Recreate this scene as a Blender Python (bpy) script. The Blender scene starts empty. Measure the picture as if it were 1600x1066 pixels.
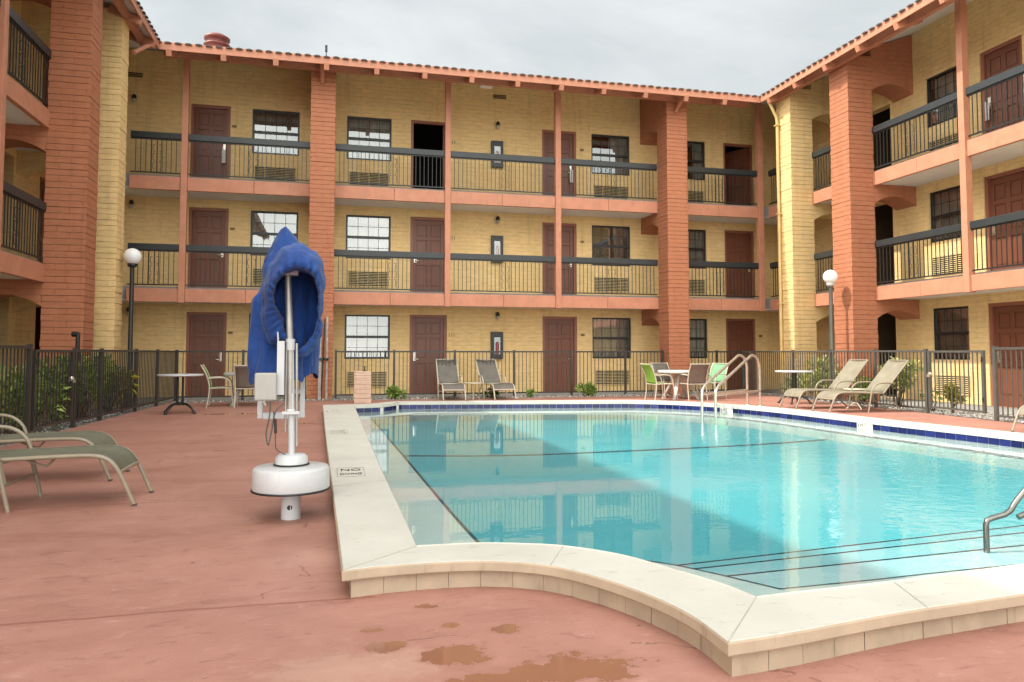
SUN = 3.1; SKY = .125; EXPO = .78
CL0 = (.385, .42, .42, 1); CL1 = (.66, .675, .67, 1); CLS = 6.9; BR = 5.3; BR_DIR = (-.62, -.66, .52)
import bpy, bmesh, math, random
from mathutils import Vector, Matrix
from mathutils.geometry import tessellate_polygon
R = math.radians
PI = math.pi
random.seed(7)
S = bpy.context.scene
COL = S.collection
# ------------------------------------------------------------------ helpers
def lin(r, g, b):
    f = lambda v: (v/255/12.92) if v/255 <= .04045 else ((v/255+.055)/1.055)**2.4
    return (f(r), f(g), f(b), 1)

class MB:
    """collects simple shapes into one mesh"""
    def __init__(s): s.v = []; s.f = []; s.sm = []
    def add(s, vs, fs, smooth=False):
        o = len(s.v); s.v += [tuple(p) for p in vs]
        for f in fs: s.f.append([i+o for i in f]); s.sm.append(smooth)
    def box(s, x0, x1, y0, y1, z0, z1):
        if x0 > x1: x0, x1 = x1, x0
        if y0 > y1: y0, y1 = y1, y0
        v = [(x0,y0,z0),(x1,y0,z0),(x1,y1,z0),(x0,y1,z0),(x0,y0,z1),(x1,y0,z1),(x1,y1,z1),(x0,y1,z1)]
        s.add(v, [(3,2,1,0),(4,5,6,7),(0,1,5,4),(1,2,6,5),(2,3,7,6),(3,0,4,7)])
    def bar(s, a, b, w, h, up=(0,0,1)):
        a = Vector(a); b = Vector(b); d = (b-a).normalized(); u = Vector(up)
        r = d.cross(u)
        if r.length < 1e-4: r = d.cross(Vector((1,0,0)))
        r.normalize(); u = r.cross(d).normalized()
        v = []
        for p in (a, b):
            for sx, sz in ((-1,-1),(1,-1),(1,1),(-1,1)): v.append(p + r*(sx*w/2) + u*(sz*h/2))
        s.add(v, [(3,2,1,0),(4,5,6,7),(0,1,5,4),(1,2,6,5),(2,3,7,6),(3,0,4,7)])
    def tube(s, pts, r, n=8, close=False, cap=True):
        P = [Vector(p) for p in pts]; m = len(P); rs = r if isinstance(r, (list, tuple)) else [r]*m
        vs = []; prev = None
        for i, p in enumerate(P):
            if close: t = P[(i+1) % m]-P[i-1]
            else: t = (P[min(i+1, m-1)]-P[max(i-1, 0)])
            t.normalize()
            if prev is None:
                a = Vector((0,0,1)) if abs(t.z) < .9 else Vector((1,0,0))
                u = (a - t*a.dot(t)).normalized()
            else:
                u = prev - t*prev.dot(t)
                u = u.normalized() if u.length > 1e-5 else Vector((1,0,0))
            prev = u; w = t.cross(u)
            for k in range(n):
                an = 2*PI*k/n; vs.append(p + (u*math.cos(an)+w*math.sin(an))*rs[i])
        fs = []
        for i in range(m if close else m-1):
            j = (i+1) % m
            for k in range(n):
                l = (k+1) % n; fs.append((i*n+k, i*n+l, j*n+l, j*n+k))
        s.add(vs, fs, True)
        if cap and not close:
            s.add(vs[:n], [tuple(reversed(range(n)))]); s.add(vs[-n:], [tuple(range(n))])
    def lathe(s, prof, c=(0,0,0), n=20):
        vs = []
        for r, z in prof:
            for k in range(n):
                a = 2*PI*k/n; vs.append((c[0]+r*math.cos(a), c[1]+r*math.sin(a), c[2]+z))
        fs = [(i*n+k, i*n+(k+1) % n, (i+1)*n+(k+1) % n, (i+1)*n+k) for i in range(len(prof)-1) for k in range(n)]
        s.add(vs, fs, True)
        if prof[0][0] > 1e-4: s.add(vs[:n], [tuple(reversed(range(n)))])
        if prof[-1][0] > 1e-4: s.add(vs[-n:], [tuple(range(n))])
    def prism(s, poly, vec):
        """extrude a planar polygon (3d points) along vec"""
        n = len(poly); P = [Vector(p) for p in poly]; d = Vector(vec)
        v = P + [p+d for p in P]
        tri = tessellate_polygon([P])
        fs = [tuple(t) for t in tri] + [tuple(i+n for i in reversed(t)) for t in tri]
        fs += [(i, (i+1) % n, (i+1) % n+n, i+n) for i in range(n)]
        s.add(v, fs)
    def poly(s, pts):
        P = [Vector(p) for p in pts]
        s.add(P, [tuple(t) for t in tessellate_polygon([P])])
    def grid(s, rows, smooth=True, closed=False):
        m = len(rows); n = len(rows[0]); vs = [p for r in rows for p in r]; fs = []
        for i in range(m-1):
            for k in range(n if closed else n-1):
                l = (k+1) % n; fs.append((i*n+k, i*n+l, (i+1)*n+l, (i+1)*n+k))
        s.add(vs, fs, smooth)
    def ring(s, A, B, za, zb):
        n = len(A); v = [(x, y, za) for x, y in A] + [(x, y, zb) for x, y in B]
        s.add(v, [(i, (i+1) % n, (i+1) % n+n, i+n) for i in range(n)])
    def build(s, name, mat, parent=None, loc=None, rotz=0, bevel=0, solid=0, subsurf=0):
        me = bpy.data.meshes.new(name); me.from_pydata(s.v, [], s.f); me.validate()
        for p, q in zip(me.polygons, s.sm): p.use_smooth = q
        bm = bmesh.new(); bm.from_mesh(me); bmesh.ops.recalc_face_normals(bm, faces=bm.faces); bm.to_mesh(me); bm.free()
        me.materials.append(mat)
        o = bpy.data.objects.new(name, me); COL.objects.link(o)
        if parent: o.parent = parent
        if loc is not None: o.location = loc; o.rotation_euler = (0, 0, rotz)
        if solid:
            m = o.modifiers.new('s', 'SOLIDIFY'); m.thickness = solid; m.offset = 0
        if bevel:
            m = o.modifiers.new('b', 'BEVEL'); m.width = bevel; m.segments = 2; m.limit_method = 'ANGLE'
        if subsurf:
            m = o.modifiers.new('d', 'SUBSURF'); m.levels = m.render_levels = subsurf
        return o

def tag(o, label=None, cat=None, group=None, kind=None):
    if label: o['label'] = label
    if cat: o['category'] = cat
    if group: o['group'] = group
    if kind: o['kind'] = kind
    return o
def thing(name, label, cat, loc=(0,0,0), rotz=0, group=None, kind=None):
    o = bpy.data.objects.new(name, None); COL.objects.link(o)
    o.location = loc; o.rotation_euler = (0, 0, rotz); o.empty_display_size = .2
    return tag(o, label, cat, group, kind)
def copy_thing(o, loc=None, rotz=None, label=None, group=None):
    kids = {}
    for x in list(COL.objects):
        if x.parent: kids.setdefault(x.parent.name, []).append(x)
    def cp(a, par):
        c = a.copy(); COL.objects.link(c)
        if par: c.parent = par
        for k in kids.get(a.name, []): cp(k, c)
        return c
    r = cp(o, None)
    if loc is not None: r.location = loc
    if rotz is not None: r.rotation_euler = (0, 0, rotz)
    if label: r['label'] = label
    if group: r['group'] = group
    return r
def smooth_path(P, n=6, close=False):
    out = []; m = len(P); V = [Vector(p) for p in P]
    for i in range(m if close else m-1):
        p1 = V[i]; p2 = V[(i+1) % m]
        p0 = V[i-1] if (close or i > 0) else p1*2-p2
        p3 = V[(i+2) % m] if (close or i+2 < m) else p2*2-p1
        for k in range(n):
            t = k/n
            out.append(.5*((2*p1)+(p2-p0)*t+(2*p0-5*p1+4*p2-p3)*t*t+(3*p1-p0-3*p2+p3)*t**3))
    if not close: out.append(V[-1])
    return out
# ------------------------------------------------------------------ materials
def nt(name):
    m = bpy.data.materials.new(name); m.use_nodes = True
    N = m.node_tree.nodes; L = m.node_tree.links
    return m, N, L, N['Principled BSDF']
def nd(N, t, **k):
    n = N.new(t)
    for a, b in k.items():
        if a.startswith('i_'):
            key = a[2:]; key = int(key) if key.isdigit() else key.replace('_', ' ')
            n.inputs[key].default_value = b
        else: setattr(n, a, b)
    return n
def ramp(N, L, src, stops, interp='LINEAR'):
    r = N.new('ShaderNodeValToRGB'); r.color_ramp.interpolation = interp
    e = r.color_ramp.elements
    while len(e) < len(stops): e.new(.5)
    for q, (p, c) in zip(e, stops): q.position = p; q.color = c if len(c) == 4 else (*c, 1)
    L.new(src, r.inputs[0]); return r.outputs[0]
def mixc(N, L, fac, a, b, mode='MIX'):
    m = N.new('ShaderNodeMix'); m.data_type = 'RGBA'; m.blend_type = mode
    for sock, val in ((m.inputs[0], fac), (m.inputs[6], a), (m.inputs[7], b)):
        if hasattr(val, 'links'): L.new(val, sock)
        else: sock.default_value = val
    return m.outputs[2]
def mth(N, L, op, a, b=0.0, c=None):
    m = N.new('ShaderNodeMath'); m.operation = op
    for i, v in enumerate((a, b) if c is None else (a, b, c)):
        if hasattr(v, 'links'): L.new(v, m.inputs[i])
        else: m.inputs[i].default_value = v
    return m.outputs[0]
def pos(N): return N.new('ShaderNodeNewGeometry').outputs['Position']
def noise(N, L, vec, scale, detail=4, rough=.55, dist=0):
    n = nd(N, 'ShaderNodeTexNoise'); n.inputs['Scale'].default_value = scale; n.inputs['Detail'].default_value = detail
    n.inputs['Roughness'].default_value = rough; n.inputs['Distortion'].default_value = dist
    if vec is not None: L.new(vec, n.inputs['Vector'])
    return n.outputs['Fac']
def scaled(N, L, vec, s):
    m = nd(N, 'ShaderNodeVectorMath', operation='MULTIPLY'); L.new(vec, m.inputs[0]); m.inputs[1].default_value = s
    return m.outputs[0]
def bump(N, L, h, b, strength=.4, dist=.01):
    n = nd(N, 'ShaderNodeBump'); n.inputs['Strength'].default_value = strength; n.inputs['Distance'].default_value = dist
    L.new(h, n.inputs['Height']); L.new(n.outputs[0], b.inputs['Normal'])
def paint(name, col, rough=.5, var=.12, scale=6, metal=0, bmp=.0, dirt=0, spec=.5):
    m, N, L, b = nt(name); p = pos(N)
    a = noise(N, L, p, scale, 5)
    c1 = tuple(v*(1-var) for v in col[:3])+(1,); c2 = tuple(min(1, v*(1+var)) for v in col[:3])+(1,)
    c = ramp(N, L, a, [(.3, c1), (.7, c2)])
    if dirt:
        d = noise(N, L, scaled(N, L, p, (3, 3, .7)), 5, 6, .65)
        c = mixc(N, L, mth(N, L, 'MULTIPLY', ramp(N, L, d, [(.56, (0,0,0)), (.75, (1,1,1))]), dirt), c, tuple(v*.4 for v in col[:3])+(1,))
    L.new(c, b.inputs['Base Color']); b.inputs['Roughness'].default_value = rough; b.inputs['Metallic'].default_value = metal
    b.inputs['Specular IOR Level'].default_value = spec
    if bmp: bump(N, L, noise(N, L, p, scale*8, 4), b, bmp, .004)
    return m
def brick(name, col, dark=.8):
    """painted slump brick: courses 0.115 m, u = x + y, v = z"""
    m, N, L, b = nt(name); p = pos(N)
    sx = nd(N, 'ShaderNodeSeparateXYZ'); L.new(p, sx.inputs[0])
    wob = noise(N, L, scaled(N, L, p, (1.6, 1.6, 3)), 2.2, 3)
    u = mth(N, L, 'ADD', sx.outputs[0], sx.outputs[1])
    v = mth(N, L, 'ADD', sx.outputs[2], mth(N, L, 'MULTIPLY', mth(N, L, 'SUBTRACT', wob, .5), .035))
    cx = nd(N, 'ShaderNodeCombineXYZ'); L.new(u, cx.inputs[0]); L.new(v, cx.inputs[1])
    bt = nd(N, 'ShaderNodeTexBrick', offset=.5); L.new(cx.outputs[0], bt.inputs['Vector'])
    bt.inputs['Scale'].default_value = 1; bt.inputs['Brick Width'].default_value = .41; bt.inputs['Row Height'].default_value = .115
    bt.inputs['Mortar Size'].default_value = .006; bt.inputs['Mortar Smooth'].default_value = .9; bt.inputs['Bias'].default_value = -.2
    bt.inputs['Color1'].default_value = (.25,.25,.25,1); bt.inputs['Color2'].default_value = (.95,.95,.95,1); bt.inputs['Mortar'].default_value = (0,0,0,1)
    n1 = noise(N, L, scaled(N, L, p, (1, 1, 4)), 5, 5, .6)
    n2 = noise(N, L, p, .55, 4, .6)
    c = mixc(N, L, ramp(N, L, n1, [(.3, (0,0,0)), (.72, (1,1,1))]), tuple(x*.86 for x in col[:3])+(1,), tuple(min(1, x*1.1) for x in col[:3])+(1,))
    c = mixc(N, L, mth(N, L, 'MULTIPLY', ramp(N, L, n2, [(.42, (0,0,0)), (.75, (1,1,1))]), .35), c, tuple(x*.78 for x in col[:3])+(1,))
    stk = noise(N, L, scaled(N, L, p, (2.4, 2.4, .22)), 2.2, 6, .68)
    c = mixc(N, L, mth(N, L, 'MULTIPLY', ramp(N, L, stk, [(.53, (0,0,0)), (.70, (1,1,1))]), .34), c, tuple(x*.55 for x in col[:3])+(1,))
    gapn = noise(N, L, scaled(N, L, p, (1.2, 1.2, 2.4)), 3, 4, .6)
    gap = mth(N, L, 'MULTIPLY', bt.outputs['Fac'], ramp(N, L, gapn, [(.4, (.06,.06,.06)), (.66, (1,1,1))]))
    c = mixc(N, L, mth(N, L, 'MULTIPLY', gap, .45), c, tuple(x*.42 for x in col[:3])+(1,))
    L.new(c, b.inputs['Base Color']); b.inputs['Roughness'].default_value = .72; b.inputs['Specular IOR Level'].default_value = .25
    h = mth(N, L, 'SUBTRACT', mth(N, L, 'ADD', mth(N, L, 'MULTIPLY', n1, .75), mth(N, L, 'MULTIPLY', nd_color(N, L, bt), .35)), mth(N, L, 'MULTIPLY', bt.outputs['Fac'], .7))
    bump(N, L, h, b, .6, .016)
    return m
def nd_color(N, L, bt):
    r = N.new('ShaderNodeRGBToBW'); L.new(bt.outputs['Color'], r.inputs[0]); return r.outputs[0]

M = {}
YEL = (.80, .565, .265); RED = (.435, .17, .09); SAL = (.50, .21, .124)
M['yellow_brick'] = brick('yellow_brick', YEL)
M['red_brick'] = brick('red_brick', RED)
M['salmon'] = paint('salmon_paint', SAL, .6, .1, 4, bmp=.15, dirt=.42)
M['soffit'] = paint('soffit_paint', (.74, .72, .68), .8, .05, 2, dirt=.15)
M['concrete'] = paint('walkway_concrete', (.27, .265, .25), .85, .15, 3, bmp=.2, dirt=.3)
M['door'] = paint('door_paint', (.165, .056, .030), .42, .08, 3)
M['door_frame'] = paint('door_frame_paint', (.27, .098, .058), .5, .08, 3)
M['iron'] = paint('dark_iron', (.016, .017, .016), .45, .15, 8)
M['rail_grey'] = paint('rail_grey', (.027, .031, .032), .42, .12, 5, dirt=.2)
M['fence'] = paint('fence_bronze', (.034, .03, .026), .4, .15, 6)
M['fence_light'] = paint('fence_sunlit_grey', (.08, .077, .068), .4, .15, 6)  # right fence: sunlight put into the colour, lighter than the dark fence
M['black'] = paint('black_metal', (.012, .012, .013), .4, .2, 8)
M['window_frame'] = paint('window_frame_black', (.014, .014, .014), .4, .15, 8)
M['white'] = paint('white_enamel', (.52, .52, .53), .3, .05, 5, dirt=.12)
M['white_plastic'] = paint('white_plastic', (.50, .485, .45), .4, .06, 5, dirt=.2)
M['steel'] = paint('stainless_steel', (.64, .59, .51), .26, .1, 5, metal=.75)
M['rail_metal'] = paint('dull_steel', (.17, .165, .15), .3, .2, 7, metal=.85)
M['mast_metal'] = paint('brushed_mast', (.40, .38, .35), .42, .12, 9, metal=.65, dirt=.2)
M['chair_frame'] = paint('beige_tube', (.26, .215, .155), .35, .1, 8)
M['cream_frame'] = paint('cream_tube', (.52, .47, .37), .35, .06, 8)
M['grille'] = paint('grille_paint', (.58, .44, .21), .6, .12, 6)
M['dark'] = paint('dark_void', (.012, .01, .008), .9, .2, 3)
M['dim'] = paint('breezeway_brown', (.10, .065, .035), .85, .2, 2)
M['tile'] = paint('roof_tile', (.075, .065, .058), .75, .35, 5, bmp=.3)
M['vent_red'] = paint('vent_red', (.17, .035, .025), .5, .2, 5)
M['pillar'] = brick('pale_brick', (.66, .47, .36))
M['globe'] = paint('globe_glass', (.82, .82, .82), .25, .02, 3)
M['wood'] = paint('weathered_wood', (.34, .31, .27), .8, .4, 9, bmp=.4, dirt=.5)
M['number'] = paint('number_black', (.02, .015, .01), .6)
M['plate'] = paint('number_plate', (.2, .13, .05), .6)
M['pipe'] = paint('pipe_yellow', (.62, .44, .18), .5, .06, 4)
M['bin_teal'] = paint('teal_plastic', (.03, .13, .14), .5, .2, 4)

def sling(name, col):
    m, N, L, b = nt(name); p = pos(N)
    w = nd(N, 'ShaderNodeTexWave', wave_type='BANDS', bands_direction='X'); w.inputs['Scale'].default_value = 60; L.new(p, w.inputs['Vector'])
    w2 = nd(N, 'ShaderNodeTexWave', wave_type='BANDS', bands_direction='Y'); w2.inputs['Scale'].default_value = 60; L.new(p, w2.inputs['Vector'])
    n = noise(N, L, p, 5, 4)
    c = ramp(N, L, n, [(.3, tuple(x*.82 for x in col)), (.7, tuple(x*1.12 for x in col))])
    L.new(c, b.inputs['Base Color']); b.inputs['Roughness'].default_value = .75
    bump(N, L, mth(N, L, 'ADD', w.outputs[0], w2.outputs[0]), b, .15, .002)
    return m
M['sling_taupe'] = sling('sling_taupe', (.125, .122, .082))
M['sling_sand'] = sling('sling_sand', (.215, .19, .135))
M['sling_grey'] = sling('sling_grey', (.135, .12, .10))
M['sling_brown'] = sling('sling_brown', (.155, .115, .09))
M['sling_green'] = sling('sling_green', (.15, .31, .035))
M['sling_mint'] = sling('sling_mint', (.17, .36, .19))

def glass(name, tint, gloss=1.0):
    m, N, L, b = nt(name); N.remove(b); out = N['Material Output']
    t = nd(N, 'ShaderNodeBsdfTransparent'); t.inputs[0].default_value = tint
    g = nd(N, 'ShaderNodeBsdfGlossy'); g.inputs['Roughness'].default_value = .015
    lw = nd(N, 'ShaderNodeFresnel'); lw.inputs['IOR'].default_value = 1.9
    bm = nd(N, 'ShaderNodeBump'); bm.inputs['Strength'].default_value = .05; bm.inputs['Distance'].default_value = .02
    L.new(noise(N, L, pos(N), 1.1, 2), bm.inputs['Height']); L.new(bm.outputs[0], g.inputs['Normal'])
    fac = mth(N, L, 'MULTIPLY', lw.outputs[0], gloss)
    mx = nd(N, 'ShaderNodeMixShader'); L.new(fac, mx.inputs[0]); L.new(t.outputs[0], mx.inputs[1]); L.new(g.outputs[0], mx.inputs[2])
    L.new(mx.outputs[0], out.inputs[0]); return m
M['glass'] = glass('window_glass', (.8, .84, .82, 1), 2.6)
def curtain_mat():
    m, N, L, b = nt('sheer_curtain'); p = pos(N)
    n = noise(N, L, scaled(N, L, p, (6, 6, .5)), 4, 4)
    L.new(ramp(N, L, n, [(.3, (.27, .265, .235)), (.7, (.50, .49, .44))]), b.inputs['Base Color']); b.inputs['Roughness'].default_value = .9
    return m
M['curtain'] = curtain_mat()
M['curtain_dim'] = paint('lined_curtain', (.20, .185, .15), .9, .25, 9)
M['curtain_pale'] = paint('pale_curtain', (.62, .60, .54), .9, .15, 9)
def cloth_blue():
    m, N, L, b = nt('royal_blue_cloth'); p = pos(N)
    n = noise(N, L, p, 4, 5)
    L.new(ramp(N, L, n, [(.3, (.003, .030, .155)), (.7, (.007, .055, .245))]), b.inputs['Base Color'])
    b.inputs['Roughness'].default_value = .72; b.inputs['Specular IOR Level'].default_value = .35
    b.inputs['Sheen Weight'].default_value = .12
    bump(N, L, mth(N, L, 'ADD', noise(N, L, p, 10, 5, .55, 1.2), mth(N, L, 'MULTIPLY', noise(N, L, p, 160, 3), .10)), b, .75, .022)
    return m
M['blue'] = cloth_blue()
def leaf_mat(name, c1, c2):
    m, N, L, b = nt(name); g = N.new('ShaderNodeNewGeometry')
    c = ramp(N, L, g.outputs['Random Per Island'], [(.0, c1), (.6, tuple((x+y)/2 for x, y in zip(c1, c2))), (1, c2)])
    L.new(c, b.inputs['Base Color']); b.inputs['Roughness'].default_value = .4
    tr = nd(N, 'ShaderNodeBsdfTranslucent'); L.new(c, tr.inputs['Color']); mx = nd(N, 'ShaderNodeMixShader'); mx.inputs[0].default_value = .35
    L.new(b.outputs[0], mx.inputs[1]); L.new(tr.outputs[0], mx.inputs[2]); L.new(mx.outputs[0], N['Material Output'].inputs[0])
    return m
M['leaf'] = leaf_mat('leaf_green', (.06, .15, .025), (.46, .58, .13))
M['leaf_var'] = leaf_mat('leaf_variegated', (.08, .17, .025), (.75, .72, .26))
M['leaf_yel'] = leaf_mat('leaf_yellow', (.16, .16, .02), (.42, .36, .04))
M['leaf_dark'] = leaf_mat('leaf_dark', (.03, .08, .016), (.26, .38, .07))
M['stem'] = paint('stem_brown', (.07, .05, .03), .8, .2, 10)

def deck_mat():
    m, N, L, b = nt('painted_deck'); p = pos(N)
    base = (.44, .182, .130)
    n1 = noise(N, L, p, .9, 6, .6); n2 = noise(N, L, p, 5, 7, .65); n3 = noise(N, L, scaled(N, L, p, (.5, 1.6, 1)), 1.6, 5, .6, .6)
    c = ramp(N, L, n1, [(.3, (.32, .145, .108)), (.7, (.42, .205, .158))])
    c = mixc(N, L, mth(N, L, 'MULTIPLY', ramp(N, L, n2, [(.45, (0,0,0)), (.75, (1,1,1))]), .38), c, (.47, .245, .19, 1))
    n7 = noise(N, L, scaled(N, L, p, (1, 2.6, 1)), 4.2, 8, .72, 1.2)
    c = mixc(N, L, mth(N, L, 'MULTIPLY', ramp(N, L, n7, [(.57, (0,0,0)), (.63, (1,1,1))]), .55), c, (.235, .10, .072, 1))
    c = mixc(N, L, mth(N, L, 'MULTIPLY', ramp(N, L, n7, [(.33, (1,1,1)), (.40, (0,0,0))]), .5), c, (.50, .29, .235, 1))
    c = mixc(N, L, mth(N, L, 'MULTIPLY', ramp(N, L, n3, [(.52, (0,0,0)), (.68, (1,1,1))]), .45), c, (.255, .103, .073, 1))
    sx = nd(N, 'ShaderNodeSeparateXYZ'); L.new(p, sx.inputs[0])
    n8 = noise(N, L, p, 95, 3, .7); c = mixc(N, L, mth(N, L, 'MULTIPLY', ramp(N, L, n8, [(.56, (0,0,0)), (.68, (1,1,1))]), .32), c, (.24, .11, .08, 1))
    n9 = noise(N, L, scaled(N, L, p, (1, 3.5, 1)), 9, 8, .8, .8); c = mixc(N, L, mth(N, L, 'MULTIPLY', ramp(N, L, n9, [(.60, (0,0,0)), (.64, (1,1,1))]), .6), c, (.50, .30, .25, 1))
    # worn pale patch by the near corner of the pool
    def blob(cx, cy, rx, ry, soft, wob, ws=3.0):
        wn = noise(N, L, p, ws, 6, .65)
        a = mth(N, L, 'DIVIDE', mth(N, L, 'SUBTRACT', sx.outputs[0], cx), rx); d = mth(N, L, 'DIVIDE', mth(N, L, 'SUBTRACT', sx.outputs[1], cy), ry)
        r2 = mth(N, L, 'SQRT', mth(N, L, 'ADD', mth(N, L, 'MULTIPLY', a, a), mth(N, L, 'MULTIPLY', d, d)))
        r2 = mth(N, L, 'ADD', r2, mth(N, L, 'MULTIPLY', mth(N, L, 'SUBTRACT', wn, .5), wob))
        mr = nd(N, 'ShaderNodeMapRange', interpolation_type='SMOOTHSTEP'); L.new(r2, mr.inputs[0])
        mr.inputs[1].default_value = 1; mr.inputs[2].default_value = 1-soft; mr.inputs[3].default_value = 0; mr.inputs[4].default_value = 1
        return mr.outputs[0]
    worn = blob(.08, 2.80, .42, .22, .7, 2.6, 5)
    c = mixc(N, L, mth(N, L, 'MULTIPLY', worn, .42), c, (.50, .31, .235, 1))
    worn2 = blob(-.1, 4.35, .35, .3, .8, 1.2, 3)
    c = mixc(N, L, mth(N, L, 'MULTIPLY', worn2, .25), c, (.55, .33, .26, 1))
    # faint construction joints, wandering a little
    for y0, sl, wd in ((3.6, .0, .012), (6.33, .06, .01), (9.4, .02, .012), (12.6, .02, .012)):
        yy = mth(N, L, 'SUBTRACT', sx.outputs[1], mth(N, L, 'ADD', mth(N, L, 'MULTIPLY', sx.outputs[0], sl), y0))
        yy = mth(N, L, 'ADD', yy, mth(N, L, 'MULTIPLY', mth(N, L, 'SUBTRACT', n1, .5), .12))
        ln = mth(N, L, 'LESS_THAN', mth(N, L, 'ABSOLUTE', yy), wd)
        gate = mth(N, L, 'LESS_THAN', sx.outputs[0], .2 if y0 < 9 else 20)
        c = mixc(N, L, mth(N, L, 'MULTIPLY', mth(N, L, 'MULTIPLY', ln, gate), .75), c, (.24, .09, .062, 1))
    cr = nd(N, 'ShaderNodeTexVoronoi', feature='DISTANCE_TO_EDGE'); cr.inputs['Scale'].default_value = .55
    wv = nd(N, 'ShaderNodeVectorMath', operation='ADD'); L.new(p, wv.inputs[0])
    nv = nd(N, 'ShaderNodeTexNoise'); nv.inputs['Scale'].default_value = 2.5; nv.inputs['Detail'].default_value = 6; L.new(p, nv.inputs['Vector']); L.new(scaled(N, L, nv.outputs['Color'], (.5, .5, .5)), wv.inputs[1]); L.new(wv.outputs[0], cr.inputs['Vector'])
    ck = mth(N, L, 'MULTIPLY', mth(N, L, 'LESS_THAN', cr.outputs['Distance'], .0035), mth(N, L, 'GREATER_THAN', n1, .54))
    c = mixc(N, L, mth(N, L, 'MULTIPLY', ck, .55), c, (.15, .06, .045, 1))
    # standing water puddles: darker and glossy
    wet = None; damp = None
    for a in ((.46, 2.83, .13, .13), (.84, 2.62, .30, .14), (.60, 2.60, .22, .07), (.20, 2.99, .1, .07), (.43, 3.40, .06, .045), (.70, 3.06, .075, .055), (.49, 3.15, .05, .035), (.17, 3.17, .07, .03),
              (-1.95, 14.9, .55, .16), (-1.1, 14.6, .35, .12), (-.55, 12.6, .35, .09), (-1.6, 11.0, .16, .05), (-1.3, 9.3, .12, .03), (.02, 13.2, .2, .1), (-1.75, 10.2, .14, .03)  ):
        sml = a[2] < .4
        q = blob(a[0], a[1], a[2]*.86, a[3]*.86, .16, 3.4, 7.5 if sml else 3.2)
        wet = q if wet is None else mth(N, L, 'MAXIMUM', wet, q)
        if sml:
            d_ = blob(a[0], a[1], a[2]*1.25, a[3]*1.25, .45, 2.6, 7.5); damp = d_ if damp is None else mth(N, L, 'MAXIMUM', damp, d_)
    c = mixc(N, L, mth(N, L, 'MULTIPLY', damp, .45), c, (.30, .125, .085, 1))
    c = mixc(N, L, wet, c, (.28, .125, .075, 1))
    sp = nd(N, 'ShaderNodeTexVoronoi'); sp.inputs['Scale'].default_value = 2.1; L.new(p, sp.inputs['Vector'])
    spk = mth(N, L, 'LESS_THAN', sp.outputs['Distance'], .028)
    c = mixc(N, L, mth(N, L, 'MULTIPLY', spk, .7), c, (.1, .06, .05, 1))
    L.new(c, b.inputs['Base Color'])
    rr = mth(N, L, 'SUBTRACT', mth(N, L, 'ADD', .42, mth(N, L, 'MULTIPLY', n2, .25)), mth(N, L, 'MULTIPLY', wet, .50))
    L.new(rr, b.inputs['Roughness']); b.inputs['Specular IOR Level'].default_value = .4
    h = mth(N, L, 'MULTIPLY', mth(N, L, 'ADD', noise(N, L, p, 40, 5), mth(N, L, 'MULTIPLY', n2, 1.5)), mth(N, L, 'SUBTRACT', 1, wet))
    bump(N, L, h, b, .22, .006)
    return m
M['deck'] = deck_mat()
def coping_mat():
    m, N, L, b = nt('coping_concrete'); p = pos(N)
    n1 = noise(N, L, p, 2, 6, .6); n2 = noise(N, L, scaled(N, L, p, (1, 2.2, 1)), 6, 7, .7, .8)
    c = ramp(N, L, n1, [(.3, (.475, .45, .395)), (.7, (.56, .535, .475))])
    c = mixc(N, L, mth(N, L, 'MULTIPLY', ramp(N, L, n2, [(.59, (0,0,0)), (.68, (1,1,1))]), .42), c, (.27, .225, .165, 1))
    n4 = noise(N, L, scaled(N, L, p, (2.5, 9, 1)), 3.5, 8, .75, 1.5)
    c = mixc(N, L, mth(N, L, 'MULTIPLY', ramp(N, L, n4, [(.66, (0,0,0)), (.72, (1,1,1))]), .5), c, (.17, .14, .11, 1))
    n5 = noise(N, L, p, 26, 3, .6)
    c = mixc(N, L, mth(N, L, 'MULTIPLY', ramp(N, L, n5, [(.68, (0,0,0)), (.75, (1,1,1))]), .35), c, (.2, .16, .12, 1))
    L.new(c, b.inputs['Base Color']); b.inputs['Roughness'].default_value = .75
    bump(N, L, mth(N, L, 'ADD', noise(N, L, p, 60, 4), n2), b, .2, .004)
    return m
M['coping'] = coping_mat()
M['joint'] = paint('slab_joint', (.41, .375, .32), .8, .2, 9)
M['box_grey'] = paint('box_grey', (.36, .35, .32), .5, .06, 5, dirt=.2)
M['riser_dark'] = paint('riser_joint', (.22, .165, .115), .9, .2, 9)
M['lip'] = paint('coping_edge_bounce_tan', (.41, .315, .225), .75, .12, 5, bmp=.3, dirt=.4)  # deck's warm reflected light put into the edge colour, plus tan stains
M['riser'] = paint('riser_tile', (.40, .305, .215), .7, .14, 5, bmp=.25, dirt=.5)
M['grout'] = paint('grout', (.6, .57, .52), .8, .1, 8)
def tile_blue():
    m, N, L, b = nt('cobalt_tile'); g = N.new('ShaderNodeNewGeometry')
    L.new(ramp(N, L, g.outputs['Random Per Island'], [(0, (.007, .007, .05)), (1, (.018, .022, .125))]), b.inputs['Base Color'])
    b.inputs['Roughness'].default_value = .12; return m
M['tile_blue'] = tile_blue()
M['tile_dark'] = paint('trim_tile_dark', (.012, .018, .04), .4, .2, 8)
M['plaster'] = paint('white_plaster', (.6, .585, .54), .7, .06, 3)
def floor_plaster():
    m, N, L, b = nt('aqua_plaster'); p = pos(N)
    n = noise(N, L, p, .7, 4)
    L.new(ramp(N, L, n, [(.3, (.10, .38, .415)), (.7, (.13, .43, .46))]), b.inputs['Base Color']); b.inputs['Roughness'].default_value = .7
    return m
M['aqua'] = floor_plaster()
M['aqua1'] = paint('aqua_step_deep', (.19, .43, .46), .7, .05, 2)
M['aqua2'] = paint('aqua_step_mid', (.28, .47, .49), .7, .05, 2)
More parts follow.
